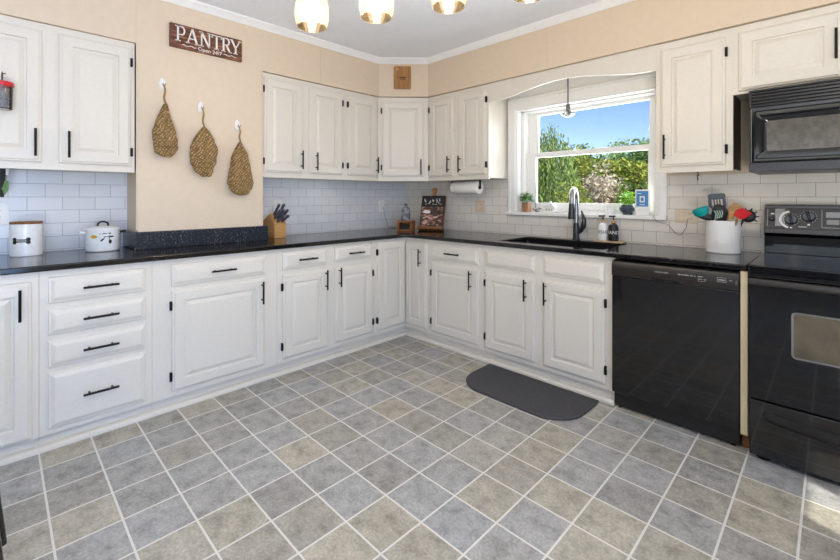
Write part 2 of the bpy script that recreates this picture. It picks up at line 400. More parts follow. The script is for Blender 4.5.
# the pantry chase and soffit
struct(MB().box(XW-0.01, XS, 0.612, 1.41, ZC, 2.197).build('wall_pantry', M['wallp'], smooth=0))
cxd, cyd = -2.745, 2.548          # where the diagonal meets the two soffit runs
b = MB(); zs = 2.197
b.prism([(XW-0.01, -2.6), (XS, -2.6), (XS, cyd), (cxd, YS), (2.6, YS), (2.6, YW+0.01), (XW-0.01, YW+0.01)], zs, ZT)
struct(b.build('wall_soffit', M['wallp'], smooth=0))
b = MB()
for y in (0.606, 1.914): b.box(XS, XS+0.003, y-0.004, y+0.004, zs if y > 1 else ZC+0.12, 2.51)
for x in (-1.52, -0.466): b.box(x-0.003, x+0.003, YS-0.002, YS, zs, 2.51)
b.box(XS, XS+0.004, 1.402, 1.412, 1.03, 2.2)
struct(b.build('trim_1', M['wallp'], smooth=0))
# crown moulding swept along the soffit with mitred corners
def offset_path(pts, d):
    out = []; ns = []
    for i in range(len(pts)-1):
        t = (Vector(pts[i+1])-Vector(pts[i])).normalized(); ns.append((Vector((t.y, -t.x)), t))
    for i, p in enumerate(pts):
        p = Vector(p)
        if i == 0: out.append(p+ns[0][0]*d)
        elif i == len(pts)-1: out.append(p+ns[-1][0]*d)
        else:
            n1, n2 = ns[i-1][0], ns[i][0]; k = (n1+n2).normalized(); out.append(p+k*(d/k.dot(n1)))
    return out
def sweep(pts, prof):
    b = MB(); cols = [offset_path(pts, d) for d, z in prof]; n = len(prof)
    vs = []; fs = []
    for i in range(len(pts)):
        for k, (d, z) in enumerate(prof): vs.append((cols[k][i].x, cols[k][i].y, z))
    for i in range(len(pts)-1):
        for k in range(n):
            j = (k+1) % n; fs.append((i*n+k, i*n+j, i*n+n+j, i*n+n+k))
    fs.append(tuple(range(n))); fs.append(tuple(range(len(vs)-n, len(vs))))
    return b.add(vs, fs)
spath = [(XS, -2.6), (XS, cyd), (cxd, YS), (2.6, YS)]
struct(sweep(spath, [(0, 2.506), (0.008, 2.506), (0.014, 2.514), (0.034, 2.54), (0.042, 2.545), (0.042, ZT), (0, ZT)]).build('trim_2', M['white']))
# tiled splashbacks
struct(MB().box(XW-0.006, XW, -1.2, 0.612, 0.86, 1.42).box(XW-0.006, XW, 1.41, YW, 0.86, 1.42).build('wall_left_tiles', M['tile_l'], smooth=0))
b = MB(); b.box(XW, -2.06, YW, YW+0.006, 0.86, 1.42).box(-2.06, -0.80, YW, YW+0.006, 0.86, 1.085).box(-0.80, 1.4, YW, YW+0.006, 0.86, 1.385)
struct(b.build('wall_back_tiles', M['tile_r_warmlit'], smooth=0))

# window over the sink
win = struct(MB().box(WX0-0.082, WX0, YW-0.02, YW+0.006, 1.11, 2.09).box(WX1, WX1+0.066, YW-0.02, YW+0.006, 1.11, 2.09)
             .box(WX0, WX1, YW-0.02, YW+0.006, 2.0, 2.09).box(WX0-0.07, WX1+0.05, YW-0.034, YW-0.02, 2.075, 2.095)
             .box(WX0-0.07, WX0-0.05, YW-0.027, YW-0.02, 1.11, 2.08).box(WX0-0.022, WX0-0.008, YW-0.026, YW-0.02, 1.11, 2.0)
             .box(WX1+0.008, WX1+0.022, YW-0.026, YW-0.02, 1.11, 2.0).build('window_1', M['white'], bevel=0.003))
MB().box(WX0, WX0+0.012, YW-0.01, YW+0.2, 1.11, 2.0).box(WX1-0.012, WX1, YW-0.01, YW+0.2, 1.11, 2.0).box(WX0, WX1, YW-0.01, YW+0.2, 1.988, 2.0).build('jamb', M['white'], win, bevel=0.002)
MB().box(WX0-0.09, WX1+0.064, YW-0.035, YW+0.2, 1.083, 1.11).build('sill', M['white'], win, bevel=0.004)
gx0, gx1, ym = -1.843, -0.947, 3.30
f = MB().box(WX0+0.012, WX0+0.045, 3.255, 3.38, 1.11, 1.988).box(WX1-0.03, WX1-0.012, 3.255, 3.38, 1.11, 1.988).box(WX0+0.012, WX1-0.012, 3.255, 3.38, 1.975, 1.988).box(WX0+0.012, WX1-0.012, 3.255, 3.38, 1.11, 1.13)
f.build('window_frame', M['white'], win, bevel=0.003)
up = MB().box(WX0+0.045, gx0, ym+0.03, ym+0.065, 1.59, 1.976).box(gx1, WX1-0.03, ym+0.03, ym+0.065, 1.59, 1.976).box(gx0, gx1, ym+0.03, ym+0.065, 1.952, 1.976).box(gx0, gx1, ym+0.03, ym+0.065, 1.59, 1.615).build('upper_sash', M['white'], win, bevel=0.003)
MB().box(gx0-0.01, gx1+0.01, ym+0.046, ym+0.05, 1.6, 1.965).build('pane', M['glass'], up, smooth=0)
lo = MB().box(WX0+0.045, gx0, ym-0.005, ym+0.03, 1.13, 1.622).box(gx1, WX1-0.03, ym-0.005, ym+0.03, 1.13, 1.622).box(gx0, gx1, ym-0.005, ym+0.03, 1.582, 1.622).box(gx0, gx1, ym-0.005, ym+0.03, 1.13, 1.19).build('lower_sash', M['white'], win, bevel=0.003)
MB().box(gx0-0.01, gx1+0.01, ym+0.01, ym+0.014, 1.18, 1.59).build('pane', M['glass'], lo, smooth=0)
# wall above the casing is painted white
struct(MB().box(-2.055, -0.796, YW, YW+0.005, 2.09, 2.197).build('trim_3', M['white'], smooth=0))

# ------------------------------------------------------------------ cabinets
R_DOOR = [(0, 0), (0, 0.010), (0.004, 0.013), (0.012, 0.0145), (0.014, 0.020), (0.060, 0.020), (0.062, 0.010), (0.071, 0.009), (0.092, 0.0175), (0.094, 0.0175)]
R_DRAW = [(0, 0), (0, 0.008), (0.003, 0.011), (0.010, 0.012), (0.024, 0.019), (0.030, 0.020)]
def pull(parent, Mx, x, z, horiz=False, L=0.148, y=-0.02):
    b = MB(Mx); d = Vector((1, 0, 0)) if horiz else Vector((0, 0, 1)); c = Vector((x, y-0.032, z))
    b.tube([c-d*L/2, c+d*L/2], 0.006, 10)
    for s in (-1, 1): b.tube([c+d*s*0.048+Vector((0, 0.032, 0)), c+d*s*0.048], 0.0048, 8)
    return b.build('handle', M['pull'], parent)
def hinges(parent, Mx, x, z0, z1, side):
    for z in (z0+0.085, z1-0.085):
        xa, xb = (x-0.011, x+0.002) if side == 'l' else (x-0.002, x+0.011)
        MB(Mx).box(xa, xb, -0.016, 0.0, z-0.026, z+0.026).box(xa+0.002, xb-0.002, -0.022, -0.016, z-0.02, z+0.02).build('hinge', M['pull'], parent, bevel=0.0015)
def door(parent, Mx, x0, x1, z0, z1, hinge=None, hx=None, hz=None):
    d = MB(Mx).panel(x0, x1, z0, z1, R_DOOR).build('door', M['cab'], parent, smooth=0)
    if hx is not None: pull(d, Mx, hx, hz)
    if hinge: hinges(d, Mx, x0 if hinge == 'l' else x1, z0, z1, hinge)
    return d
def drawer(parent, Mx, x0, x1, z0, z1, handle=True, hx=None, dz=0):
    d = MB(Mx).panel(x0, x1, z0, z1, R_DRAW).build('drawer' if handle else 'drawer_front', M['cab'], parent, smooth=0)
    if handle: pull(d, Mx, (x0+x1)/2 if hx is None else hx, (z0+z1)/2+dz, True)
    return d
def base_body(parent, Mx, w, depth=0.6):
    b = MB(Mx); g = 0.0006
    b.box(g, w-g, 0, 0.02, 0.08, 0.88).box(g, 0.016, 0.02, depth, 0.08, 0.88).box(w-0.016, w-g, 0.02, depth, 0.08, 0.88)
    b.box(0.016, w-0.016, 0.02, depth, 0.08, 0.1).box(0.016, w-0.016, depth-0.012, depth, 0.1, 0.88)
    b.build('carcass', M['cab'], parent, smooth=0)
    MB(Mx).box(g, w-g, 0.036, 0.05, 0, 0.0795).build('toe_board', M['cab'], parent, smooth=0)
DZ0, DZ1, RZ0, RZ1 = 0.112, 0.69, 0.722, 0.846
I4 = Matrix()
GB = 'base cabinets with black pulls'
def left_base(label, y0, y1, cat='base cabinet'): return thing('base_cabinet', label, cat, (XF, y0, 0), PI/2)
c = left_base('white base cabinet at the far left with one tall door under the canister', -0.26, 0.139)
base_body(c, I4, 0.399); door(c, I4, 0.06, 0.373, 0.087, 0.834, None, 0.331, 0.733)
c = left_base('white base cabinet with a stack of four drawers below the enamel pot', 0.139, 0.61)
base_body(c, I4, 0.471)
for z0, z1 in ((0.719, 0.846), (0.564, 0.688), (0.404, 0.534), (0.106, 0.378)): drawer(c, I4, 0.033, 0.44, z0, z1, True, 0.237)
c = left_base('wide white base cabinet with one drawer over one door below the pantry wall', 0.61, 1.353)
base_body(c, I4, 0.743); drawer(c, I4, 0.095, 0.658, RZ0, 0.848); door(c, I4, 0.097, 0.651, 0.114, 0.695, 'l', 0.625, 0.605)
c = left_base('white base cabinet with two small drawers over two narrow doors below the knife block', 1.353, 2.215)
base_body(c, I4, 0.862)
drawer(c, I4, 0.039, 0.397, 0.731, 0.857); drawer(c, I4, 0.468, 0.828, 0.737, 0.859)
door(c, I4, 0.039, 0.397, 0.113, 0.697, 'l', 0.375, 0.62); door(c, I4, 0.468, 0.832, 0.12, 0.694, 'r', 0.497, 0.625)
# corner cabinet with a door on each run
c = thing('corner_cabinet', 'white corner base cabinet with two tall doors meeting at a right angle', 'base cabinet', (XF, YF, 0))
ML = Rz(PI/2)
b = MB(ML).box(-0.362, 0, 0, 0.02, 0.08, 0.88).box(-0.362, -0.346, 0.02, 0.6, 0.08, 0.88)
b.M = I4; b.box(0, 0.286, 0, 0.02, 0.08, 0.88).box(0.27, 0.2855, 0.02, 0.6, 0.08, 0.88)
b.build('carcass', M['cab'], c, smooth=0)
b = MB(ML).box(-0.362, 0.036, 0.036, 0.05, 0, 0.0795); b.M = I4; b.box(-0.036, 0.286, 0.036, 0.05, 0, 0.0795); b.build('toe_board', M['cab'], c, smooth=0)
door(c, ML, -0.336, -0.024, 0.118, 0.86, 'l'); door(c, I4, 0.006, 0.266, 0.112, 0.845, None, 0.205, 0.72)
def right_base(label, x0): return thing('base_cabinet', label, 'base cabinet', (x0, YF, 0), 0)
x0 = -2.442; c = right_base('cream base cabinet with one drawer over one door between corner and sink', x0)
base_body(c, I4, 0.562); drawer(c, I4, 0.045, 0.526, RZ0, 0.844); door(c, I4, 0.037, 0.526, DZ0, 0.689, 'l', 0.463, 0.6)
x0 = -1.88; c = right_base('cream sink base cabinet with two false drawer fronts and two doors', x0)
base_body(c, I4, 0.952); drawer(c, I4, 0.028, 0.439, 0.724, 0.843, False); drawer(c, I4, 0.5, 0.902, 0.718, 0.84, False)
door(c, I4, 0.028, 0.436, DZ0, 0.682, 'l', 0.376, 0.6); door(c, I4, 0.5, 0.902, DZ0, 0.684, 'r', 0.524, 0.6)
# shoe moulding
spb = [(XF+0.0, -0.26), (XF, YF), (-0.928, YF)]
struct(sweep(spb, [(-0.035, 0), (0.004, 0), (0.004, 0.014), (-0.006, 0.024), (-0.035, 0.026)]).build('baseboard_left', M['cab']))
# strip between dishwasher and range
tag(MB().box(-0.3215, -0.293, 2.545, 3.1, 0.085, 0.879).build('cabinet_filler', M['filler'], bevel=0.002), 'narrow pale wood filler strip between dishwasher and range', 'filler')
tag(MB().box(-0.3215, -0.293, 2.6, 3.1, 0.0, 0.084).build('floor_block', M['brown_wood'], bevel=0.002), 'short brown wood block on the floor under the filler strip', 'wood block')

# wall cabinets
def wall_body(parent, Mx, w, z0, z1, depth=0.285, mats=None):
    MB(Mx).box(0, w, 0, 0.02, z0, z1).box(0.0005, w-0.0005, 0.02, depth, z0+0.012, z1).build('carcass', mats or M['cab'], parent, smooth=0)
UZ0, UZ1, UDZ0, UDZ1 = 1.392, 2.192, 1.431, 2.152
def left_wall(label, y0): return thing('wall_cabinet', label, 'wall cabinet', (XU, y0, 0), PI/2)
c = left_wall('cream wall cabinet pair at far left above the canister, left of the pantry wall', -0.19)
wall_body(c, I4, 0.787, UZ0, 2.194); door(c, I4, 0.04, 0.359, UDZ0, UDZ1, None, 0.331, 1.535); door(c, I4, 0.429, 0.765, UDZ0, 2.155, 'r', 0.47, 1.535)
c = left_wall('cream two door wall cabinet directly right of the hanging woven baskets', 1.414)
wall_body(c, I4, 0.756, UZ0, UZ1); door(c, I4, 0.012, 0.333, UDZ0, UDZ1, 'l', 0.317, 1.54); door(c, I4, 0.395, 0.723, 1.433, UDZ1, 'r', 0.452, 1.535)
c = left_wall('narrow cream one door wall cabinet beside the diagonal corner cabinet', 2.171)
wall_body(c, I4, 0.376, UZ0, UZ1); door(c, I4, 0.031, 0.364, 1.435, UDZ1, 'l', 0.344, 1.54)
# diagonal corner
dx, dy = -2.765-XU, YU-2.55; ang = math.atan2(dy, dx); dl = math.hypot(dx, dy)
c = thing('corner_wall_cabinet', 'diagonal cream corner wall cabinet below the small hanging board', 'wall cabinet', (XU, 2.55, 0), ang)
Mi = (T(XU, 2.55, 0) @ Rz(ang)).inverted()
MB(Mi).prism([(XU, 2.5505), (-2.7655, YU), (-2.7655, 3.193), (-3.378, 3.193), (-3.378, 2.5505)], UZ0, UZ1).build('carcass', M['cab'], c, smooth=0)
door(c, I4, 0.04, dl-0.04, 1.435, 2.145, 'l', dl-0.072, 1.525)
def right_wall(label, x0): return thing('wall_cabinet', label, 'wall cabinet', (x0, YU, 0), 0)
c = right_wall('cream two door wall cabinet over the paper towels, left of the window', -2.764)
wall_body(c, I4, 0.703, UZ0, UZ1); door(c, I4, 0.028, 0.324, 1.43, UDZ1, 'l', 0.282, 1.535); door(c, I4, 0.385, 0.679, 1.43, 2.15, 'r', 0.412, 1.53)
c = right_wall('cream one door wall cabinet between the window and the microwave', -0.79)
b = MB().box(0, 0.39, 0, 0.02, 1.389, 2.192).box(0.0005, 0.385, 0.02, 0.285, 1.4, 2.19).box(0.385, 0.3895, 0.02, 0.285, 1.4, 2.19, 1)
b.build('carcass', [M['cab'], M['side_shade']], c, smooth=0); door(c, I4, 0.028, 0.356, 1.427, 2.146, 'r', 0.055, 1.545)
c = right_wall('short wide cream wall cabinet mounted above the microwave', -0.3995)
wall_body(c, I4, 0.885, 1.812, UZ1); door(c, I4, 0.025, 0.428, 1.828, 2.15, None, 0.41, 1.985); door(c, I4, 0.462, 0.86, 1.828, 2.15, None, 0.485, 1.985)
# valance
pts = []
xa, xb = -2.061, -0.7905
for i in range(41):
    x = xa+(xb-xa)*i/40; u = max(-1, min(1, (x+1.42)/0.60)); pts.append((x, 2.036+0.07*math.cos(PI*u/2)**1.8))
tag(MB().prism(pts+[(xb, 2.194), (xa, 2.194)], YU, YU+0.02, 'y').build('valance_board', M['cab'], smooth=0), 'cream arched valance board spanning the top of the window', 'valance')

# ------------------------------------------------------------------ worktop
ctop = thing('countertop', 'black polished granite L shaped countertop running around the corner', 'countertop')
SX0, SX1, SY0, SY1 = -1.80, -1.02, 2.645, 3.075
xs = [XW+0.001, XS+0.001, -2.69, SX0, SX1, -0.2935]; ys = [-0.6, 0.611, 1.411, 2.54, SY0, SY1, YW-0.001]
def inside(i, j):
    if not (0 <= i < len(xs)-1 and 0 <= j < len(ys)-1): return False
    x, y = (xs[i]+xs[i+1])/2, (ys[j]+ys[j+1])/2
    if y < 2.54 and x > -2.69: return False
    if SX0 < x < SX1 and SY0 < y < SY1: return False
    if x < XS and 0.611 < y < 1.411: return False
    return True
b = MB(); z0, z1 = 0.882, ZC
for i in range(len(xs)-1):
    for j in range(len(ys)-1):
        if not inside(i, j): continue
        X0, X1, Y0, Y1 = xs[i], xs[i+1], ys[j], ys[j+1]
        b.add([(X0, Y0, z1), (X1, Y0, z1), (X1, Y1, z1), (X0, Y1, z1)], [(0, 1, 2, 3)]); b.add([(X0, Y0, z0), (X1, Y0, z0), (X1, Y1, z0), (X0, Y1, z0)], [(3, 2, 1, 0)])
        for di, dj, p, q in ((0, -1, (X0, Y0), (X1, Y0)), (1, 0, (X1, Y0), (X1, Y1)), (0, 1, (X1, Y1), (X0, Y1)), (-1, 0, (X0, Y1), (X0, Y0))):
            if not inside(i+di, j+dj): b.add([(*p, z0), (*q, z0), (*q, z1), (*p, z1)], [(0, 1, 2, 3)])
b.build('slab', M['granite'], ctop, bevel=0.006, seg=3)
MB().box(XS+0.001, XS+0.021, 0.588, 1.445, ZC, 1.022).box(XW+0.002, XS+0.001, 0.588, 0.6105, ZC, 1.022).box(XS-0.06, XS+0.001, 1.4115, 1.445, ZC, 1.022).build('granite_upstand', M['splash'], bevel=0.003)
tag(C.objects['granite_upstand'], 'speckled blue grey granite upstand along the foot of the pantry wall', 'upstand')

# sink
sk = thing('sink', 'black composite undermount kitchen sink set in the counter under the window', 'sink', ((SX0+SX1)/2, (SY0+SY1)/2, 0.70))
hw, hd = (SX1-SX0)/2, (SY1-SY0)/2
b = MB()
def rr(w, d, z, r=0.03, n=4):
    o = []
    for sx, sy, a0 in ((1, 1, 0), (-1, 1, 90), (-1, -1, 180), (1, -1, 270)):
        for k in range(n+1):
            a = rad(a0+90*k/n); o.append((sx*(w-r)+r*math.cos(a), sy*(d-r)+r*math.sin(a), z))
    return o
loops = [rr(hw+0.02, hd+0.02, 0.18), rr(hw-0.002, hd-0.002, 0.181), rr(hw-0.008, hd-0.008, 0.02, 0.05), rr(hw-0.05, hd-0.05, 0.0, 0.05)]
n = len(loops[0])
for k in range(3):
    b.add(loops[k]+loops[k+1], [(i, (i+1) % n, n+(i+1) % n, n+i) for i in range(n)])
b.add(loops[3], [tuple(range(n))])
o = b.build('basin', M['sink'], sk)
b = MB().box(-hw+0.002, hw-0.002, -hd+0.0005, -hd+0.005, 0.181, 0.205).box(-hw+0.002, hw-0.002, hd-0.005, hd-0.0005, 0.181, 0.205).box(-hw+0.0005, -hw+0.005, -hd, hd, 0.181, 0.205).box(hw-0.005, hw-0.0005, -hd, hd, 0.181, 0.205)
b.build('rim', M['sink'], sk)
MB().lathe([(0.0, 0.004), (0.03, 0.004), (0.043, 0.002), (0.045, 0.0)], 0.05, 0.06, 20).build('drain', M['chrome'], sk)

# faucet
fx, fy = -1.40, 3.115
fc = thing('faucet', 'tall dark gunmetal pull down faucet rising behind the sink', 'faucet', (fx, fy, ZC), rad(13))
b = MB().lathe([(0.03, 0), (0.03, 0.006), (0.024, 0.012), (0.022, 0.10), (0.019, 0.13)], 0, 0, 20)
b.build('base', M['steel'], fc)
arc = [(0, 0, 0.12), (0, 0, 0.22)]
for k in range(9):
    a = PI*k/8; arc.append((0, -0.075+0.075*math.cos(a), 0.30+0.085*math.sin(a)))
arc.append((0, -0.152, 0.27))
MB().tube(arc, 0.019, 14).build('spout', M['steel_light'], fc)
MB().tube([(0, -0.152, 0.28), (0, -0.156, 0.23), (0, -0.16, 0.165)], [0.018, 0.023, 0.026], 16).build('spray_head', M['steel'], fc)
MB().tube([(0.012, 0, 0.055), (0.045, -0.004, 0.085)], 0.017, 12).tube([(0.03, -0.002, 0.06), (0.055, -0.006, 0.11), (0.060, -0.01, 0.15), (0.050, -0.01, 0.19), (0.042, -0.01, 0.225)], [0.012, 0.021, 0.017, 0.010, 0.005], 10).build('lever', M['steel'], fc)

# ------------------------------------------------------------------ dishwasher
DX0, DX1, DYF = -0.926, -0.3245, 2.542
dw = thing('dishwasher', 'black built in dishwasher between sink cabinet and range', 'dishwasher', (DX0, DYF, 0))
w = DX1-DX0
MB().box(0.002, w-0.002, 0.036, 0.58, 0.02, 0.868).build('tub', M['black_satin'], dw, smooth=0)
MB().box(0, w, 0, 0.034, 0.098, 0.778).build('door', M['black_gloss'], dw, bevel=0.004)
b = MB(); b.prism([(0.034, 0.78), (-0.004, 0.78), (-0.006, 0.80), (-0.002, 0.855), (0.006, 0.866), (0.034, 0.866)], 0, w, 'x')
con = b.build('console', M['console'], dw, bevel=0.002)
MB().box(0.215, 0.345, -0.0075, 0.0, 0.781, 0.797).build('grip_recess', M['black_glass'], con, bevel=0.002)
b = MB(T(0.262, -0.0058, 0.826) @ UPR).mesh(text_mesh('FRIGIDAIRE', 0.013))
b.M = I4
for x, l in ((0.34, 0.012), (0.356, 0.006), (0.366, 0.024), (0.395, 0.014), (0.413, 0.008), (0.43, 0.02)): b.box(x, x+l, -0.0062, -0.004, 0.828, 0.832)
for x, l in ((0.43, 0.02), (0.455, 0.012)): b.box(x, x+l, -0.0062, -0.004, 0.816, 0.819)
for (x0, x1, z0, z1) in ((0.432, 0.462, 0.806, 0.8075), (0.432, 0.4335, 0.806, 0.814), (0.4605, 0.462, 0.806, 0.814), (0.512, 0.55, 0.836, 0.838), (0.512, 0.55, 0.815, 0.817), (0.512, 0.514, 0.815, 0.838), (0.548, 0.55, 0.815, 0.838), (0.518, 0.544, 0.823, 0.829), (0.562, 0.574, 0.826, 0.829), (0.588, 0.590, 0.81, 0.83)):
    b.box(x0, x1, -0.0066, -0.004, z0, z1)
b.build('lettering', M['text_grey'], con, smooth=0)
MB().box(0.012, w-0.004, 0.03, 0.045, 0.012, 0.095).build('toe_panel', M['black_satin'], dw, bevel=0.002)
for x in (0.03, w-0.03): MB().lathe([(0.012, 0), (0.012, 0.02)], x, 0.05, 10).build('foot', M['pull'], dw)

# ------------------------------------------------------------------ range
RX0, RX1, RYF, RYB = -0.285, 0.477, 2.5, 3.17
rg = thing('range', 'black freestanding electric range with backguard knobs beside the dishwasher', 'stove', (RX0, RYF, 0)); w = RX1-RX0
D = RYB-RYF
MB().box(0.003, w-0.003, 0.03, D, 0.05, 0.88).build('body', M['black_satin'], rg, smooth=0)
MB().box(0, w, -0.012, D-0.075, 0.882, 0.923).build('cooktop', M['black_glass'], rg, bevel=0.006, seg=3)
od = MB().box(0.002, w-0.002, -0.006, 0.03, 0.297, 0.872).build('oven_door', M['black_glass'], rg, bevel=0.004)
MB().prism([(-0.05, 0.834), (-0.054, 0.85), (-0.05, 0.864), (-0.036, 0.866), (-0.034, 0.834)], 0.004, w-0.004, 'x').box(0.004, 0.05, -0.036, -0.005, 0.836, 0.862).box(w-0.05, w-0.004, -0.036, -0.005, 0.836, 0.862).build('handle', M['console'], od, bevel=0.003)
def rrect(x0, x1, z0, z1, r, n=5):
    o = []
    for cx_, cz_, a0 in ((x1-r, z1-r, 0), (x0+r, z1-r, 90), (x0+r, z0+r, 180), (x1-r, z0+r, 270)):
        for k in range(n+1): a = rad(a0+90*k/n); o.append((cx_+r*math.cos(a), cz_+r*math.sin(a)))
    return o
def ring(b, o1, o2, y0, y1, mi=0):
    n = len(o1); vs = [(x, y0, z) for x, z in o1]+[(x, y1, z) for x, z in o2]
    return b.add(vs, [(i, (i+1) % n, n+(i+1) % n, n+i) for i in range(n)], mi)
wx0, wx1, wz0, wz1 = 0.152, 0.61, 0.518, 0.727
b = MB(); o1 = rrect(wx0, wx1, wz0, wz1, 0.018); o2 = rrect(wx0+0.008, wx1-0.008, wz0+0.008, wz1-0.008, 0.013)
ring(b, o1, o1, -0.0055, -0.008); ring(b, o1, o2, -0.008, -0.0075); ring(b, o2, o2, -0.0075, -0.0055); b.build('window_trim', M['grey_metal'], od, smooth=0)
s_ = mat('oven_window_glass', (92, 84, 68), 0.1, var=0.25, scale=9)
MB().prism(o2, -0.0068, -0.0056, 'y').box(0.385, 0.389, -0.0074, -0.0066, wz0+0.01, wz1-0.01, 1).build('window', [s_, M['grey_metal']], od, smooth=0)
dr = MB().box(0.002, w-0.002, 0.0, 0.03, 0.03, 0.288).build('storage_drawer', M['black_gloss'], rg, bevel=0.004)
# curved grip lip across the drawer
b = MB(); N_ = 24; top = []; bot = []
for i in range(N_+1):
    t = i/N_; x = 0.055+(w-0.11)*t; k = math.sin(PI*t); top.append((x, 0.243-0.012*k)); bot.append((x, 0.215-0.022*k if 0 < i < N_ else 0.225))
b.prism(top+bot[::-1], -0.004, 0.001, 'y'); b.build('grip_recess', M['black_satin'], dr, smooth=0)
b = MB()
for i in range(N_):
    (xa_, za), (xb_, zb) = bot[i], bot[i+1]
    b.add([(xa_, -0.001, za), (xb_, -0.001, zb), (xb_, -0.014, zb-0.004), (xa_, -0.014, za-0.004), (xa_, -0.001, za-0.014), (xb_, -0.001, zb-0.014)], [(0, 1, 2, 3), (3, 2, 5, 4)])
b.build('grip_lip', M['console'], dr)
for x in (0.05, w-0.05):
    MB().lathe([(0.03, 0), (0.03, 0.008), (0.012, 0.012), (0.012, 0.05)], x, 0.07, 14).build('foot', M['pull'], rg)
# backguard
zb = 0.923
b = MB().prism([(D-0.078, zb-0.002), (D-0.078, 1.022), (D-0.10, 1.035), (D-0.09, 1.06), (D-0.055, 1.195), (D, 1.2), (D, zb-0.002)], 0.004, w-0.004, 'x')
bg = b.build('backguard', M['black_gloss'], rg, bevel=0.004)
MP = T(0, D-0.0905, 1.058) @ Matrix.Rotation(-math.atan2(0.035, 0.135), 4, 'X')   # panel face: local x right, z up the slope, -y outward
b = MB(MP).box(0.012, w-0.012, -0.002, 0.004, 0.004, 0.125); b.build('control_panel', M['console'], bg, bevel=0.001)
mk = MB(MP); mk.box(0.055, 0.094, -0.0032, -0.001, 0.02, 0.118)
mk.build('burner_diagram', M['grey_metal'], bg, smooth=0)
mk = MB(MP); kx = ((0.119, 0.058), (0.190, 0.076))
for (kx_, kz_) in kx:
    for k in range(14):
        a = rad(-60+300*k/13); r_ = 0.033; x, z = kx_+r_*math.cos(a), kz_+r_*math.sin(a); mk.box(x-0.0014, x+0.0014, -0.0034, -0.001, z-0.0014, z+0.0014)
for k in range(12):
    a0, a1 = rad(100+k*13), rad(113+k*13)
    p = [(0.119+r_*math.cos(a), 0.058+r_*math.sin(a)) for r_, a in ((0.040, a0), (0.051, a0), (0.051, a1), (0.040, a1))]
    mk.prism([(q[0], q[1]) for q in p], -0.0038, -0.001, 'y')
mk.box(0.242, 0.2432, -0.003, -0.001, 0.02, 0.115).box(0.244, 0.50, -0.003, -0.001, 0.018, 0.0192).box(0.114, 0.124, -0.003, -0.001, 0.010, 0.017).box(0.186, 0.196, -0.003, -0.001, 0.028, 0.036)
mk.box(0.032, 0.048, -0.003, -0.001, 0.086, 0.093).box(0.150, 0.184, -0.003, -0.001, 0.018, 0.0205)
for x in (0.018, 0.053): mk.box(x, x+0.001, -0.003, -0.001, 0.018, 0.118)
mk.build('dial_markings', M['text_white'], bg, smooth=0)
mk = MB(MP).box(0.258, 0.49, -0.003, -0.001, 0.074, 0.104)
mk.build('display_window', M['grey_metal'], bg, smooth=0)
for i in range(4):
    MB(MP).box(0.26+i*0.06, 0.308+i*0.06, -0.005, -0.001, 0.036, 0.062).build('button', mat('button_grey', (150, 150, 146), 0.4), bg, bevel=0.002)
MB(MP @ T(0.038, 0, 0.06) @ UPR).lathe([(0.013, 0.002), (0.013, 0.008), (0.009, 0.014), (0, 0.014)], 0, 0, 18).build('small_knob', M['black_satin'], bg)
for (kx_, kz_) in kx:
    k_ = MB(MP @ T(kx_, 0, kz_) @ UPR).lathe([(0.028, 0.0022), (0.028, 0.008), (0.024, 0.015), (0, 0.016)], 0, 0, 24).build('knob', M['steel'], bg)
    MB(MP @ T(kx_, 0, kz_) @ Matrix.Rotation(rad(-12), 4, 'Y')).box(-0.006, 0.006, -0.032, -0.014, -0.026, 0.028).build('grip', M['black_satin'], k_, bevel=0.004)
for kx_, kz_ in ((w-0.119, 0.058), (w-0.190, 0.076)):
    k_ = MB(MP @ T(kx_, 0, kz_) @ UPR).lathe([(0.028, 0.0022), (0.028, 0.008), (0.024, 0.015), (0, 0.016)], 0, 0, 24).build('knob', M['steel'], bg)

# ------------------------------------------------------------------ microwave
MX0, MX1, MYF = -0.318, 0.442, 2.80
mw = thing('microwave', 'black over the range microwave with vent slats hung under the short cabinet', 'microwave', (MX0, MYF, 1.372)); w = MX1-MX0
MB().box(0.0, w, 0.03, 0.395, 0.0, 0.436).build('body', M['black_satin'], mw, bevel=0.003)
MB().box(0.0, w, 0.0, 0.03, 0.0, 0.046).build('base_panel', mat('slate_plastic', (58, 60, 66), 0.35), mw, bevel=0.003)
vb = MB().box(0.0, w, 0.016, 0.03, 0.338, 0.424).build('vent', M['black_satin'], mw)
for k in range(5): MB().prism([(0.002, 0.342+k*0.0165), (0.0, 0.35+k*0.0165), (0.018, 0.354+k*0.0165), (0.018, 0.347+k*0.0165)], 0.001, w-0.001, 'x').build('slat', M['black_satin'], vb)
MB().box(0, 0.012, 0.0, 0.028, 0.338, 0.424).box(0, w, 0.0, 0.028, 0.42, 0.43).build('vent_frame', M['black_satin'], mw, bevel=0.002)
dx1 = 0.575
b = MB(); o = [rrect(0.012, dx1, 0.05, 0.336, 0.006), rrect(0.030, dx1-0.02, 0.074, 0.300, 0.01), rrect(0.072, dx1-0.06, 0.106, 0.264, 0.008)]
ring(b, o[0], o[0], 0.028, 0.004); ring(b, o[0], o[1], 0.004, 0.0); ring(b, o[1], o[2], 0.0, 0.016)
md = b.build('door', M['black_gloss'], mw)
s_ = mat('microwave_window', (96, 92, 86), 0.12, var=0.18, scale=40)
MB().prism(o[2], 0.015, 0.02, 'y').build('window', s_, md, smooth=0)
MB().box(0.009, 0.0118, 0.0, 0.02, 0.05, 0.336).build('door_edge_strip', M['grey_metal'], md)
kp = MB().box(dx1+0.003, w, 0.002, 0.03, 0.05, 0.336).build('control_panel', M['black_glass'], mw, bevel=0.003)
b = MB()
for i in range(3):
    for j in range(5): b.box(dx1+0.03+i*0.045, dx1+0.06+i*0.045, 0.0005, 0.0022, 0.08+j*0.03, 0.098+j*0.03)
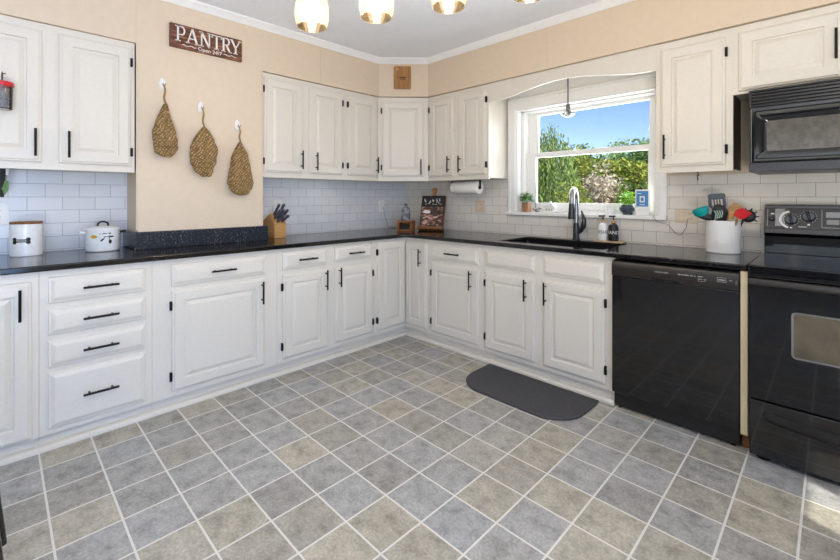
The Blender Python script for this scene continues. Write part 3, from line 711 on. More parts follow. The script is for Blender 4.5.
b.build('keypad', M['console'], kp, smooth=0)

# ------------------------------------------------------------------ floor mat
b = MB(); outl = [(-0.395, 0.0), (-0.395, -0.10)]
outl = [(-0.40, 0.0)]+[(-0.40+0.2-0.2*math.cos(rad(a)), -0.20-0.215*math.sin(rad(a))) for a in range(0, 91, 10)]+[(0.40-0.2+0.2*math.sin(rad(a)), -0.20-0.215*math.cos(rad(a))) for a in range(0, 91, 10)]+[(0.40, 0.0)]
b.prism(outl[::-1], 0.0005, 0.014)
o = b.build('floor_mat', M['mat'], bevel=0.008, seg=3); o.location = (-1.402, 2.552, 0)
tag(o, 'charcoal half round anti fatigue mat on the floor before the sink cabinet', 'mat')

# ------------------------------------------------------------------ wall decor
# pantry sign, letters as serif strokes
sg = thing('wall_sign', 'dark brown plank sign with white PANTRY lettering high on the beige wall', 'sign', (XS, 0.783, 2.222), PI/2)
sw, sh = 0.464, 0.154
MB().box(0, sw, -0.022, -0.0005, 0, sh).build('board', M['plank'], sg, bevel=0.002)
def stroke(b, x0, z0, x1, z1, t):
    d = Vector((x1-x0, z1-z0)).normalized(); n = Vector((-d.y, d.x))*t/2
    b.prism([(x0+n.x, z0+n.y), (x0-n.x, z0-n.y), (x1-n.x, z1-n.y), (x1+n.x, z1+n.y)], -0.0242, -0.0215, 'y')
def arc_(b, cx_, cz_, rx, rz, a0, a1, t, n=8):
    for k in range(n):
        p, q = rad(a0+(a1-a0)*k/n), rad(a0+(a1-a0)*(k+1)/n)
        stroke(b, cx_+rx*math.cos(p), cz_+rz*math.sin(p), cx_+rx*math.cos(q), cz_+rz*math.sin(q), t)
def serif(b, x, z, wd): stroke(b, x-wd/2, z, x+wd/2, z, 0.006)
b = MB(); zt, zb_ = 0.143, 0.042; H = zt-zb_
def stem(x, t=0.012): stroke(b, x, zb_, x, zt, t)
x = 0.034                      # P
stem(x+0.012); serif(b, x+0.012, zb_+0.003, 0.032); serif(b, x+0.008, zt-0.003, 0.026); stroke(b, x+0.012, zt-0.003, x+0.034, zt-0.003, 0.006); stroke(b, x+0.012, zb_+H*0.45, x+0.034, zb_+H*0.45, 0.006)
arc_(b, x+0.034, zb_+H*0.71, 0.017, H*0.26, -90, 90, 0.010)
x = 0.098                      # A
stroke(b, x+0.006, zb_, x+0.034, zt, 0.007); stroke(b, x+0.034, zt, x+0.064, zb_, 0.013); stroke(b, x+0.018, zb_+H*0.33, x+0.05, zb_+H*0.33, 0.006); serif(b, x+0.006, zb_+0.003, 0.024); serif(b, x+0.064, zb_+0.003, 0.028)
x = 0.178                      # N
stem(x+0.012, 0.008); stem(x+0.062, 0.008); stroke(b, x+0.010, zt, x+0.062, zb_, 0.013); serif(b, x+0.012, zb_+0.003, 0.026); serif(b, x+0.062, zt-0.003, 0.026); serif(b, x+0.006, zt-0.003, 0.018)
x = 0.256                      # T
stem(x+0.032); stroke(b, x, zt-0.004, x+0.064, zt-0.004, 0.007); stroke(b, x+0.002, zt, x+0.002, zt-0.022, 0.005); stroke(b, x+0.062, zt, x+0.062, zt-0.022, 0.005); serif(b, x+0.032, zb_+0.003, 0.032)
x = 0.322                      # R
stem(x+0.012); serif(b, x+0.012, zb_+0.003, 0.03); serif(b, x+0.008, zt-0.003, 0.024); stroke(b, x+0.012, zt-0.003, x+0.034, zt-0.003, 0.006); stroke(b, x+0.012, zb_+H*0.5, x+0.034, zb_+H*0.5, 0.006)
arc_(b, x+0.034, zb_+H*0.74, 0.016, H*0.235, -90, 90, 0.010); stroke(b, x+0.032, zb_+H*0.5, x+0.056, zb_, 0.013); serif(b, x+0.06, zb_+0.003, 0.02)
x = 0.384                      # Y
stroke(b, x+0.004, zt, x+0.034, zb_+H*0.42, 0.013); stroke(b, x+0.064, zt, x+0.034, zb_+H*0.42, 0.007); stroke(b, x+0.034, zb_+H*0.46, x+0.034, zb_, 0.012); serif(b, x+0.004, zt-0.003, 0.024); serif(b, x+0.064, zt-0.003, 0.022); serif(b, x+0.034, zb_+0.003, 0.03)
b.M = T(0.245, -0.0225, 0.009) @ UPR; b.mesh(text_mesh('Open 24/7', 0.036)); b.M = I4
for (xa_, xb_) in ((0.07, 0.155), (0.335, 0.42)):
    for k in range(10):
        t0, t1 = k/10, (k+1)/10
        stroke(b, xa_+(xb_-xa_)*t0, 0.022+0.004*math.sin(t0*12), xa_+(xb_-xa_)*t1, 0.022+0.004*math.sin(t1*12), 0.004)
b.build('lettering', M['text_white'], sg, smooth=0)

# woven baskets on white hooks
def basket(idx, label, hook_label, tip, outline, hook):
    """outline: rows of (z, yl, yr) in wall coordinates, top to bottom"""
    th = thing('woven_basket', label, 'basket', (XS+0.05, tip[0], tip[1]), 0, 'woven baskets hung on the pantry wall')
    b = MB(T(-XS-0.05, -tip[0], -tip[1])); n = 26; vs = []; fs = []
    rows = []
    for i in range(len(outline)-1):
        (za, la, ra), (zb2, lb, rb) = outline[i], outline[i+1]
        for k in range(5): t = k/5; t2 = t; rows.append((za+(zb2-za)*t2, la+(lb-la)*t2, ra+(rb-ra)*t2))
    rows.append(outline[-1])
    H_ = rows[0][0]-rows[-1][0]
    for i, (z, l, r) in enumerate(rows):
        cy_, hw_ = (l+r)/2, max(0.004, (r-l)/2); s = (rows[0][0]-z)/H_
        dep = 0.012+0.036*math.sin(PI*min(1, s**0.8))**0.7
        for k in range(n):
            a = 2*PI*k/n; c_, s_2 = math.cos(a), math.sin(a)
            y = cy_+hw_*c_; x = XS+0.05+dep*(abs(s_2)**0.8)*(1 if s_2 > 0 else -1)*(1.0)
            if s_2 > 0:
                # a fold running down from the gathered mouth
                f = math.exp(-((c_-(0.25-0.2*s))/0.16)**2)*(1-s)*0.9; x -= dep*f
                x += 0.026*noise.noise(Vector((y*20+idx*7, z*14, idx)))+0.006*math.sin(s*9+c_*3+idx)*s
            y += 0.014*noise.noise(Vector((z*28, c_*2, idx*3.1)))*s
            vs.append((max(x, XS+0.004), y, z))
    m = len(rows)
    for i in range(m-1):
        for k in range(n):
            j = (k+1) % n; fs.append((i*n+k, i*n+j, i*n+n+j, i*n+n+k))
    fs.append(tuple(range(n))[::-1]); fs.append(tuple(range((m-1)*n, m*n)))
    b.add(vs, fs); o = b.build('basket_body', M['weave'], th, smooth=60)
    o.modifiers.new('sub', 'SUBSURF').render_levels = 1
    hy, hz = hook
    p = []
    for k in range(9):
        t = k/8; p.append((XS+0.05, tip[0]+(hy-tip[0])*t+0.004*math.sin(t*10), tip[1]-0.03+(hz-0.02-tip[1]+0.03)*t))
    b = MB(T(-XS-0.05, -tip[0], -tip[1])); b.tube(p, [0.008, 0.0065, 0.006, 0.006, 0.006, 0.006, 0.0055, 0.005, 0.004], 8)
    b.tube([(XS+0.05, hy, hz-0.022), (XS+0.046, hy-0.007, hz-0.008), (XS+0.04, hy, hz+0.004), (XS+0.046, hy+0.007, hz-0.008), (XS+0.05, hy, hz-0.022)], 0.003, 6)
    b.build('hanging_loop', M['rope'], th)
    hk = thing('wall_hook', hook_label, 'hook', (XS, hy, hz), 0, 'white hooks on the pantry wall')
    MB(Matrix.Rotation(rad(90), 4, 'Y')).lathe([(0.0, 0.0005), (0.023, 0.0005), (0.021, 0.008), (0.012, 0.013), (0, 0.014)], 0, 0, 20, sx=1.75, sy=0.85).build('backplate', M['white_plastic'], hk)
    MB().tube([(0.012, 0, -0.006), (0.03, 0, -0.014), (0.042, 0, -0.010), (0.044, 0, 0.006)], [0.006, 0.006, 0.006, 0.005], 8).build('prong', M['white_plastic'], hk)
def zy(px, py): p = onx(px, py, XS+0.05); return (p.y, p.z)
def pxout(rows, ox=140, oy=70, s=4.146):
    out = []
    for (yy, xl, xr) in rows:
        a = zy(ox+xl/s, oy+yy/s); c2 = zy(ox+xr/s, oy+yy/s); out.append(((a[1]+c2[1])/2, a[0], c2[0]))
    return out
def zp(X, Y): return zy(140+X/4.146, 70+Y/4.146)
basket(1, 'woven seagrass basket on the pantry wall, the highest of three, below the sign', 'white hook holding the highest woven basket', zp(104, 140),
       pxout([(140, 98, 110), (170, 84, 122), (210, 66, 134), (250, 52, 144), (285, 50, 154), (320, 54, 157), (345, 62, 152), (358, 88, 136), (362, 104, 124)]), zp(101, 52))
basket(2, 'woven seagrass basket on the pantry wall, middle in height of three', 'white hook holding the middle woven basket', zp(265, 236),
       pxout([(236, 260, 272), (262, 240, 290), (290, 222, 308), (320, 208, 320), (355, 206, 320), (390, 210, 312), (420, 226, 300), (438, 250, 294), (444, 262, 286)]), zp(261, 150))
basket(3, 'woven seagrass basket on the pantry wall, lowest of three, beside the wall cabinet', 'white hook holding the lowest woven basket', zp(416, 298),
       pxout([(298, 411, 422), (330, 394, 436), (365, 380, 446), (400, 374, 452), (435, 368, 464), (465, 364, 472), (490, 368, 468), (510, 386, 452), (520, 404, 436)]), zp(413, 226))

# small cutting board on the diagonal soffit
da = math.atan2(YS-cyd, cxd-XS); pm = Vector(((XS+cxd)/2, (cyd+YS)/2))
ca = onx(402.5, 78, pm.x); dd = ray(402.5, 78)
nrm = Vector((math.sin(da), -math.cos(da), 0)); tt = (Vector((pm.x, pm.y, 0))).dot(nrm)/dd.dot(nrm); pc = EY+dd*tt
cb = thing('cutting_board', 'small rectangular wooden cutting board hung on the diagonal soffit', 'cutting board', (pc.x, pc.y, pc.z), da)
MB().prism(rrect(-0.082, 0.082, -0.108, 0.108, 0.014), -0.018, -0.001, 'y').build('board', M['bamboo'], cb, bevel=0.002)
b = MB()
for (xa_, xb_, z) in ((-0.03, 0.035, -0.006), (-0.026, -0.004, -0.02), (0.0, 0.026, -0.02), (-0.08, 0.08, 0.004)): b.box(xa_, xb_, -0.0186, -0.0175, z, z+(0.008 if z != 0.004 else 0.0015))
b.build('burnt_marking', mat('burnt_wood', (70, 44, 20), 0.6), cb, smooth=0)
MB(T(-0.052, -0.018, 0.078) @ UPR).lathe([(0.006, 0), (0.011, 0), (0.011, 0.001), (0.006, 0.001)], 0, 0, 14, close=True).build('hang_hole', M['slat_wood'], cb)

# ------------------------------------------------------------------ lamps
pl = thing('pendant_light', 'ceiling fixture with four lit amber glass jar shades in a row', 'lamp', (0, 0, 0))
heads = [(312, 34), (378, 23), (452, 13), (529.5, 3.5)]
pos = []
for i in range(4):
    t = i/3; p = Vector((-1.615, 0.962, 1.98)).lerp(Vector((-0.79, 1.371, 1.98)), t); pos.append(p)
mid = (pos[0]+pos[3])/2; pl.location = (mid.x, mid.y, ZT+0.0)
dirx = (pos[3]-pos[0]).normalized(); fa = math.atan2(dirx.y, dirx.x); pl.rotation_euler = (0, 0, fa); half = (pos[3]-pos[0]).length/2
b = MB().lathe([(0, 0), (0.06, 0), (0.06, -0.02), (0, -0.022)], 0, 0, 20).tube([(0, 0, -0.02), (0, 0, -0.12)], 0.008).tube([(-half-0.08, 0, -0.12), (half+0.08, 0, -0.12)], 0.011)
b.build('rail', M['key'], pl)
for i in range(4):
    x = -half+2*half*i/3
    sh_ = MB(T(0, 0, 0.03)).lathe([(0.063, -0.605), (0.072, -0.57), (0.072, -0.52), (0.062, -0.47), (0.045, -0.425), (0.034, -0.40), (0.030, -0.395), (0.032, -0.40), (0.042, -0.428), (0.059, -0.472), (0.069, -0.52), (0.069, -0.57), (0.060, -0.603)], x, 0, 32, close=True).build('lamp_shade', M['seeded'], pl)
    MB(T(0, 0, 0.03)).lathe([(0.036, -0.405), (0.036, -0.36), (0.012, -0.345), (0.006, -0.12)], x, 0, 16).build('socket', M['key'], pl)
    MB(T(0, 0, 0.03)).lathe([(0.013, -0.41), (0.018, -0.44), (0.03, -0.48), (0.03, -0.50), (0.02, -0.525), (0, -0.532)], x, 0, 18).build('bulb', M['bulb'], pl)
def lamp(kind, name, loc, energy, col, **kw):
    d = bpy.data.lights.new(name, kind); d.energy = energy; d.color = col
    for k, v in kw.items(): setattr(d, k, v)
    o = bpy.data.objects.new(name, d); C.objects.link(o); o.location = loc; return o
# small pendant over the sink
pp = ony(568, 112, 3.05)
wp = thing('window_pendant', 'small clear glass pendant lamp on a grey rod before the window', 'lamp', (pp.x, 3.05, 2.197))
zz = pp.z-2.197
MB().lathe([(0.035, 0), (0.035, -0.012), (0.006, -0.016), (0, -0.016)], 0, 0, 16).tube([(0, 0, -0.01), (0, 0, zz+0.03)], 0.006).build('rod', M['grey_metal'], wp)
MB().lathe([(0.012, zz+0.06), (0.016, zz+0.04), (0.016, zz+0.012), (0.02, zz+0.008)], 0, 0, 16).build('socket', M['grey_metal'], wp)
MB().lathe([(0.016, zz+0.012), (0.026, zz+0.004), (0.048, zz-0.012), (0.05, zz-0.018), (0.03, zz-0.03), (0.012, zz-0.04), (0, zz-0.042)], 0, 0, 24).build('glass_shade', thin_glass('pendant_glass', (0.9, 0.92, 0.93, 1), 0.25, 0.1), wp)

# ------------------------------------------------------------------ outlets, cords
def plate(name, label, Mx_loc, rz, w, h, kinds, m):
    t = thing(name, label, 'outlet' if 'outlet' in name else 'switch', Mx_loc, rz)
    MB().box(-w/2, w/2, -0.006, -0.0005, -h/2, h/2).build('cover_plate', m, t, bevel=0.002)
    n = len(kinds)
    for i, k in enumerate(kinds):
        x = (i-(n-1)/2)*0.046
        if k == 's': MB().box(x-0.016, x+0.016, -0.0095, -0.005, -0.032, 0.032).build('rocker', m, t, bevel=0.002)
        else:
            MB().box(x-0.016, x+0.016, -0.0075, -0.005, -0.034, 0.034).build('socket_face', m, t, bevel=0.0015)
            b = MB()
            for z in (-0.018, 0.018):
                b.box(x-0.008, x-0.0055, -0.0085, -0.007, z-0.002, z+0.007).box(x+0.0055, x+0.008, -0.0085, -0.007, z-0.002, z+0.007).box(x-0.002, x+0.002, -0.0085, -0.007, z-0.010, z-0.006)
            b.build('slots', M['text_black'], t, smooth=0)
    return t
plate('wall_outlet', 'white double outlet on the tiles above the canister at far left', (XW, 0.0, 1.142), PI/2, 0.09, 0.125, 'o', M['white_plastic'])
plate('wall_outlet', 'white outlet on the tiles behind the knife block', (XW, 1.685, 1.16), PI/2, 0.07, 0.115, 'o', M['white_plastic'])
plate('wall_outlet', 'white outlet with a plugged charger near the inside corner of the tiles', (XW, 2.838, 1.14), PI/2, 0.075, 0.12, 'o', M['white_plastic'])
plate('wall_outlet', 'ivory outlet and switch plate on the tiles below the paper towels', (-2.368, YW, 1.15), 0, 0.118, 0.12, 'so', M['cream_plastic'])
plate('wall_outlet', 'ivory switch and outlet plate on the tiles right of the window', (-0.69, YW, 1.113), 0, 0.13, 0.09, 'so', M['cream_plastic'])
t = thing('phone_charger', 'white charger plug with a thin cord hanging from the corner outlet', 'charger', (XW, 2.838, 1.16))
MB().box(0.009, 0.036, -0.014, 0.014, -0.018, 0.018).build('plug', M['white_plastic'], t, bevel=0.004)
MB().tube([(0.034, 0, -0.015), (0.03, 0.02, -0.10), (0.03, 0.06, -0.2), (0.04, 0.06, -0.24), (0.10, 0.10, -0.244), (0.14, 0.02, -0.244), (0.10, -0.02, -0.243)], 0.0025, 6).build('cord', M['text_grey'], t)
A = ony(653.6, 215, 3.16); B2 = ony(681, 234.8, 3.185); C3 = ony(687.5, 222, 3.185)
t = tag(MB().tube([(A.x-0.02, 3.24, 1.1135), (A.x, 3.15, 1.108), (A.x+0.02, 3.16, 1.07), ((A.x*0.5+B2.x*0.5), 3.185, 1.055), (B2.x-0.03, 3.188, B2.z+0.005), (B2.x, 3.188, B2.z), (B2.x+0.03, 3.186, B2.z+0.05), (C3.x, 3.186, 1.095)], 0.0022, 6).build('power_cord', M['text_grey']), 'thin grey cord drooping from the window sill to the right outlet', 'cord')

# ------------------------------------------------------------------ counter objects, left wall
cn = thing('treat_canister', 'white cylindrical canister with a bone label and wooden lid on the counter', 'canister', (-3.225, 0.112, ZC), 0)
MB().lathe([(0, 0), (0.066, 0), (0.069, 0.004), (0.069, 0.176), (0.066, 0.178), (0, 0.178)], 0, 0, 36).build('body', M['white_ceramic'], cn)
MB().lathe([(0, 0.178), (0.069, 0.178), (0.07, 0.181), (0.07, 0.188), (0.066, 0.190), (0, 0.190)], 0, 0, 36).build('lid', M['brown_wood'], cn)
def bend(me_or_pts, R, a0):
    out = []
    for v in me_or_pts: a = a0+v[0]/R; out.append(((R+v[2])*math.cos(a), (R+v[2])*math.sin(a), v[1]))
    return out
def bent(b, me, R, a0, z):
    b.add([( (R+v.co.z)*math.cos(a0+v.co.x/R), (R+v.co.z)*math.sin(a0+v.co.x/R), z+v.co.y) for v in me.vertices], [tuple(p.vertices) for p in me.polygons])
fa0 = math.atan2(-0.112, 3.225)-0.32
b = MB()
def bone_pt(x, z, r=0.0695): a = fa0+x/r; return (r*math.cos(a), r*math.sin(a), z)
def patch(b, x0, x1, z0, z1, r, n=8):
    vs = []; fs = []
    for i in range(n+1):
        x = x0+(x1-x0)*i/n; vs += [bone_pt(x, z0, r), bone_pt(x, z1, r)]
    for i in range(n): fs.append((2*i, 2*i+2, 2*i+3, 2*i+1))
    b.add(vs, fs)
patch(b, -0.026, 0.026, 0.078, 0.096, 0.0697)
for sx in (-1, 1):
    for zc in (0.079, 0.095):
        vs = [bone_pt(sx*0.03, zc, 0.0698)]+[bone_pt(sx*0.03+0.0105*math.cos(2*PI*k/14), zc+0.0105*math.sin(2*PI*k/14), 0.0698) for k in range(14)]
        b.add(vs, [(0, 1+k, 1+(k+1) % 14) for k in range(14)])
lb = b.build('bone_label', M['text_black'], cn, smooth=0)
b = MB(); bent(b, text_mesh('TREATS', 0.013, 0.0003), 0.0701, fa0, 0.0825); b.build('lettering', M['text_white'], lb, smooth=0)

pt = thing('enamel_pot', 'white enamel lidded pot with painted utensils beside the pantry wall', 'pot', (-3.18, 0.452, ZC))
MB().lathe([(0, 0), (0.078, 0), (0.085, 0.006), (0.087, 0.03), (0.087, 0.128), (0.089, 0.132), (0.086, 0.134), (0, 0.134)], 0, 0, 36).build('body', M['white_ceramic'], pt)
ld = MB().lathe([(0.088, 0.1345), (0.086, 0.139), (0.06, 0.148), (0.02, 0.153), (0, 0.153)], 0, 0, 36).build('lid', M['white_ceramic'], pt)
va = math.atan2(-0.452, 3.18)
b = MB(Rz(va+PI/2)).tube([(-0.026, 0, 0.151), (-0.024, 0, 0.168), (-0.01, 0, 0.177), (0.008, 0, 0.177), (0.024, 0, 0.168), (0.026, 0, 0.151)], 0.006, 8); b.build('lid_handle', M['text_black'], ld)
for s, m_ in ((-1, 'white_ceramic'), (1, 'text_black')):
    MB(Rz(va+PI/2)).tube([(s*0.084, -0.025, 0.112), (s*0.108, -0.02, 0.116), (s*0.113, 0, 0.117), (s*0.108, 0.02, 0.116), (s*0.084, 0.025, 0.112)], 0.006, 8).build('side_handle', M[m_], pt)
b = MB(); y_ = MB()
def pdec(bb, pts, r=0.0876, n=1):
    vs = [((r)*math.cos(va+x/r), r*math.sin(va+x/r), z) for x, z in pts]; bb.add(vs, [tuple(range(len(vs)))])
def ell(cx_, cz_, rx, rz, rot=0, n=14):
    return [(cx_+rx*math.cos(2*PI*k/n)*math.cos(rot)-rz*math.sin(2*PI*k/n)*math.sin(rot), cz_+rx*math.cos(2*PI*k/n)*math.sin(rot)+rz*math.sin(2*PI*k/n)*math.cos(rot)) for k in range(n)]
pdec(y_, ell(-0.045, 0.092, 0.017, 0.011))
for q in (ell(0.038, 0.09, 0.02, 0.005), ell(-0.004, 0.072, 0.012, 0.005, 0.8), ell(0.036, 0.06, 0.008, 0.013), ell(0.0, 0.109, 0.022, 0.003), ell(0.0, 0.091, 0.03, 0.002), ell(0.032, 0.078, 0.002, 0.02), ell(0.006, 0.082, 0.002, 0.012, -0.4), ell(0.034, 0.109, 0.006, 0.005)): pdec(b, q)
b.build('painted_utensils', M['text_black'], pt, smooth=0); y_.build('painted_whisk', M['gold'], pt, smooth=0)

# knife block
kb = thing('knife_block', 'light wood knife block on the counter just right of the pantry wall', 'knife block', (-3.137, 1.536, ZC))
prof = [(0, 0), (0, 0.112), (-0.083, 0.194), (-0.208, 0.135), (-0.208, 0.0)]
MB().prism([(x, z) for x, z in prof], 0, 0.10, 'y').build('body', M['block_wood'], kb, bevel=0.003)
sl = Vector((-0.083, 0, 0.082)).normalized(); out = Vector((0.082, 0, 0.083)).normalized()
k0 = None; ki = 0
kn_labels = ['large black handled knife at the back of the block, nearest the pantry wall', 'large black handled knife at the back of the block, farthest from the pantry wall',
             'black handled knife in the middle row of the block, nearest the pantry wall', 'black handled knife in the middle row of the block, centre slot', 'black handled knife in the middle row of the block, farthest from the pantry wall',
             'short black handled knife in the front row of the block, nearest the pantry wall', 'short black handled knife in the front row of the block, farthest from the pantry wall']
for (d_, ys_, L, ta) in ((0.098, (0.028, 0.068), 0.13, 47), (0.062, (0.02, 0.048, 0.08), 0.128, 56), (0.026, (0.03, 0.07), 0.125, 65)):
    rot = Matrix.Rotation(rad(ta), 4, 'Y')
    for yk in ys_:
        p = Vector((-3.137, 1.536, ZC+0.112))+sl*d_+Vector((0, yk, 0))
        k_ = thing('kitchen_knife', kn_labels[ki], 'knife', p, 0, 'knives in the knife block')
        MB(rot).prism([(-0.011, 0.004), (0.011, 0.004), (0.012, 0.04), (0.010, L*0.7), (0.015, L), (-0.004, L+0.006), (-0.012, L*0.85), (-0.009, L*0.5)], -0.007, 0.007, 'y').build('handle', M['knife'], k_, bevel=0.003)
        MB(rot).box(-0.010, 0.010, -0.0012, 0.0012, -0.05, 0.005).build('blade', M['chrome'], k_)
        ki += 1

# jar and hanging brushes at the far left
p = onx(5.5, 100, -3.01)
jr = thing('hanging_jar', 'clear glass jar with a red lid hung on the far left wall cabinet', 'jar', (-3.012, p.y-0.012, p.z-0.05))
MB().lathe([(0, 0), (0.034, 0), (0.038, 0.004), (0.040, 0.10), (0.040, 0.122), (0.037, 0.122), (0.037, 0.10), (0.035, 0.008), (0, 0.006)], 0, 0, 24).build('glass', thin_glass('tinted_jar_glass', (0.84, 0.85, 0.87, 1), 0.06, 0.05), jr)
MB().lathe([(0, 0.118), (0.043, 0.118), (0.044, 0.122), (0.044, 0.138), (0.04, 0.142), (0, 0.143)], 0, 0, 24).build('lid', M['red'], jr)
MB().lathe([(0, 0.008), (0.033, 0.008), (0.036, 0.06), (0, 0.066)], 0, 0, 20).build('contents', mat('grey_contents', (170, 170, 174), 0.7, var=0.4, scale=90), jr)
MB().tube([(-0.044, 0, 0.13), (-0.05, 0, 0.19), (-0.04, 0, 0.2), (-0.01, 0, 0.186), (0.005, 0.012, 0.184)], 0.003, 6).build('wire_hanger', M['key'], jr)
p = onx(3, 180, -3.2)
hb = thing('hanging_brush', 'white and green cleaning brush hung under the far left wall cabinet', 'brush', (-3.2, p.y, 1.404))
MB().tube([(0, 0.018, 0), (0, 0.014, -0.045)], [0.009, 0.006], 8).build('handle', M['white_plastic'], hb)
MB().tube([(0, 0.014, -0.045), (0, 0.006, -0.08)], [0.005, 0.008], 8).build('neck', M['steel_light'], hb)
MB().tube([(0, 0.01, -0.075), (0, 0.006, -0.12), (0, 0.002, -0.15)], [0.012, 0.016, 0.006], 8).build('bristles', M['leaf'], hb)
MB().tube([(0, 0.0, -0.01), (0, -0.002, -0.08), (0, -0.004, -0.165)], [0.012, 0.014, 0.008], 8).build('strap', M['text_black'], hb)

# ------------------------------------------------------------------ corner group
bx = thing('wooden_box', 'small brown wooden box with a dark open front in the counter corner', 'box', (-2.945, 2.785, ZC), rad(26))
MB().box(-0.075, 0.075, -0.05, -0.038, 0, 0.018).box(-0.075, 0.075, -0.05, -0.038, 0.082, 0.1).box(-0.075, -0.055, -0.05, -0.038, 0.018, 0.082).box(0.055, 0.075, -0.05, -0.038, 0.018, 0.082).box(-0.075, 0.075, -0.038, 0.05, 0.088, 0.1).box(-0.075, -0.06, -0.038, 0.05, 0, 0.088).box(0.06, 0.075, -0.038, 0.05, 0, 0.088).box(-0.06, 0.06, -0.038, 0.05, 0, 0.01).box(-0.06, 0.06, 0.04, 0.05, 0.01, 0.088).build('body', M['brown_wood'], bx, bevel=0.002)
MB().box(-0.05, 0.05, -0.03, 0.035, 0.0105, 0.06).build('drawer_insert', M['text_black'], bx)
bo = thing('glass_bottle', 'grey patterned bottle standing on the small wooden box', 'bottle', (-2.955, 2.79, ZC+0.1))
MB().lathe([(0, 0), (0.04, 0), (0.043, 0.006), (0.043, 0.09), (0.036, 0.118), (0.016, 0.138), (0.014, 0.15)], 0, 0, 24).build('body', M['grey_glass'], bo)
MB().lathe([(0, 0.15), (0.016, 0.15), (0.016, 0.162), (0, 0.164)], 0, 0, 16).build('cap', M['steel'], bo)
pa = onz(414.5, 230.5, ZC)
st = thing('cookbook_stand', 'wooden paddle shaped stand with a lip, leaning in the tiled corner', 'stand', (-2.785, 2.965, ZC), rad(24))
tilt = Matrix.Rotation(rad(-17), 4, 'X')
MB(tilt).prism(rrect(-0.125, 0.125, 0.005, 0.355, 0.012), 0.0, 0.014, 'y').build('back_board', M['brown_wood'], st, bevel=0.002)
MB(tilt).prism([(-0.02, 0.35), (0.02, 0.35), (0.018, 0.385), (0.028, 0.41), (0.024, 0.435), (0.0, 0.444), (-0.024, 0.435), (-0.028, 0.41), (-0.018, 0.385)], 0.0, 0.014, 'y').build('handle', M['bamboo'], st, bevel=0.003)
MB(tilt).box(-0.13, 0.13, -0.045, 0.014, 0.004, 0.018).box(-0.13, 0.13, -0.05, -0.043, 0.004, 0.034).build('ledge', M['brown_wood'], st, bevel=0.002)
MB().tube([(0, 0.08, 0.2), (0, 0.15, 0.006)], 0.006, 8).build('strut', M['brown_wood'], st)
Mw = T(-2.785, 2.965, ZC) @ Rz(rad(24)) @ tilt
bk = thing('cookbook', 'dark covered cookbook with food pictures resting on the wooden stand', 'book', Mw @ Vector((0, 0, 0.019)), rad(24)); bk.rotation_euler = (rad(-17), 0, rad(24))
MB().box(-0.118, 0.118, -0.022, -0.004, 0, 0.33).build('cover', M['text_black'], bk, bevel=0.001)
MB().box(-0.110, 0.110, -0.0235, -0.0215, 0.005, 0.215).build('cover_pictures', M['cover'], bk, smooth=0)
b = MB()
for q in (ell(-0.055, 0.165, 0.04, 0.016),): b.prism(q, -0.0245, -0.0225, 'y')
random.seed(3)
for i in range(5):
    x = -0.075+i*0.036
    for k in range(4): x2 = x+random.uniform(-0.012, 0.012); z2 = 0.262+random.uniform(-0.024, 0.024); b.box(x2-0.003, x2+0.003 if k % 2 else x2+0.012, -0.0232, -0.0215, z2, z2+(0.02 if k % 2 else 0.004))
b.build('cover_title', M['text_white'], bk, smooth=0)

# paper towels
A = ony(453, 186.5, 3.03); B2 = ony(479.5, 187, 3.03)
pr = thing('paper_towel_roll', 'white paper towel roll mounted under the wall cabinet left of the window', 'paper towels', (A.x, 3.03, 1.325))
L = B2.x-A.x; RY = Matrix.Rotation(rad(90), 4, 'Y')
MB(RY).lathe([(0.02, 0.012), (0.056, 0.012), (0.058, 0.016), (0.058, L-0.004), (0.056, L), (0.02, L)], 0, 0, 32, close=True).build('roll', M['paper'], pr)
MB(RY).lathe([(0.019, 0.01), (0.0195, L+0.001), (0.017, L+0.001), (0.017, 0.01)], 0, 0, 20, close=True).build('core', M['cork'], pr)
MB(RY).lathe([(0, -0.006), (0.012, -0.006), (0.012, L+0.012), (0, L+0.012)], 0, 0, 14).box(-0.067, 0.012, -0.012, 0.012, -0.008, -0.004).box(-0.067, 0.012, -0.012, 0.012, L+0.005, L+0.009).build('holder', M['text_black'], pr)

# ------------------------------------------------------------------ by the sink
ty = onz(607.5, 245, ZC)
tr = thing('soap_tray', 'small tan wooden tray on the counter behind the sink holding two bottles', 'tray', (-1.150, 3.115, ZC))
MB().box(-0.1, 0.1, -0.045, 0.045, 0, 0.012).build('tray', M['slat_wood'], tr, bevel=0.003)
def soap(label, loc, m, mt, txt):
    t = thing('soap_bottle', label, 'soap bottle', loc)
    MB().lathe([(0, 0), (0.031, 0), (0.034, 0.004), (0.034, 0.098), (0.028, 0.115), (0.014, 0.124), (0.014, 0.13)], 0, 0, 24).build('body', m, t)
    MB().lathe([(0, 0.13), (0.016, 0.13), (0.016, 0.146), (0.006, 0.148), (0, 0.148)], 0, 0, 18).build('collar', M['cork'], t)
    MB().tube([(0, 0, 0.147), (0, 0, 0.178)], 0.005, 8).tube([(0.012, 0.004, 0.178), (-0.028, -0.012, 0.176)], 0.0065, 8).build('pump', M['text_black'], t)
    b = MB(); a0 = math.atan2(-loc[1], -loc[0]); bent(b, text_mesh(txt, 0.034, 0.0003), 0.0344, a0, 0.05); b.build('lettering', mt, t, smooth=0)
soap('white soap pump bottle on the wooden tray beside the black one', (-1.197, 3.115, ZC+0.0125), M['white_ceramic'], M['text_black'], 'DISHES')
soap('black soap pump bottle on the wooden tray beside the white one', (-1.122, 3.11, ZC+0.0125), M['black_satin'], M['text_white'], 'HANDS')

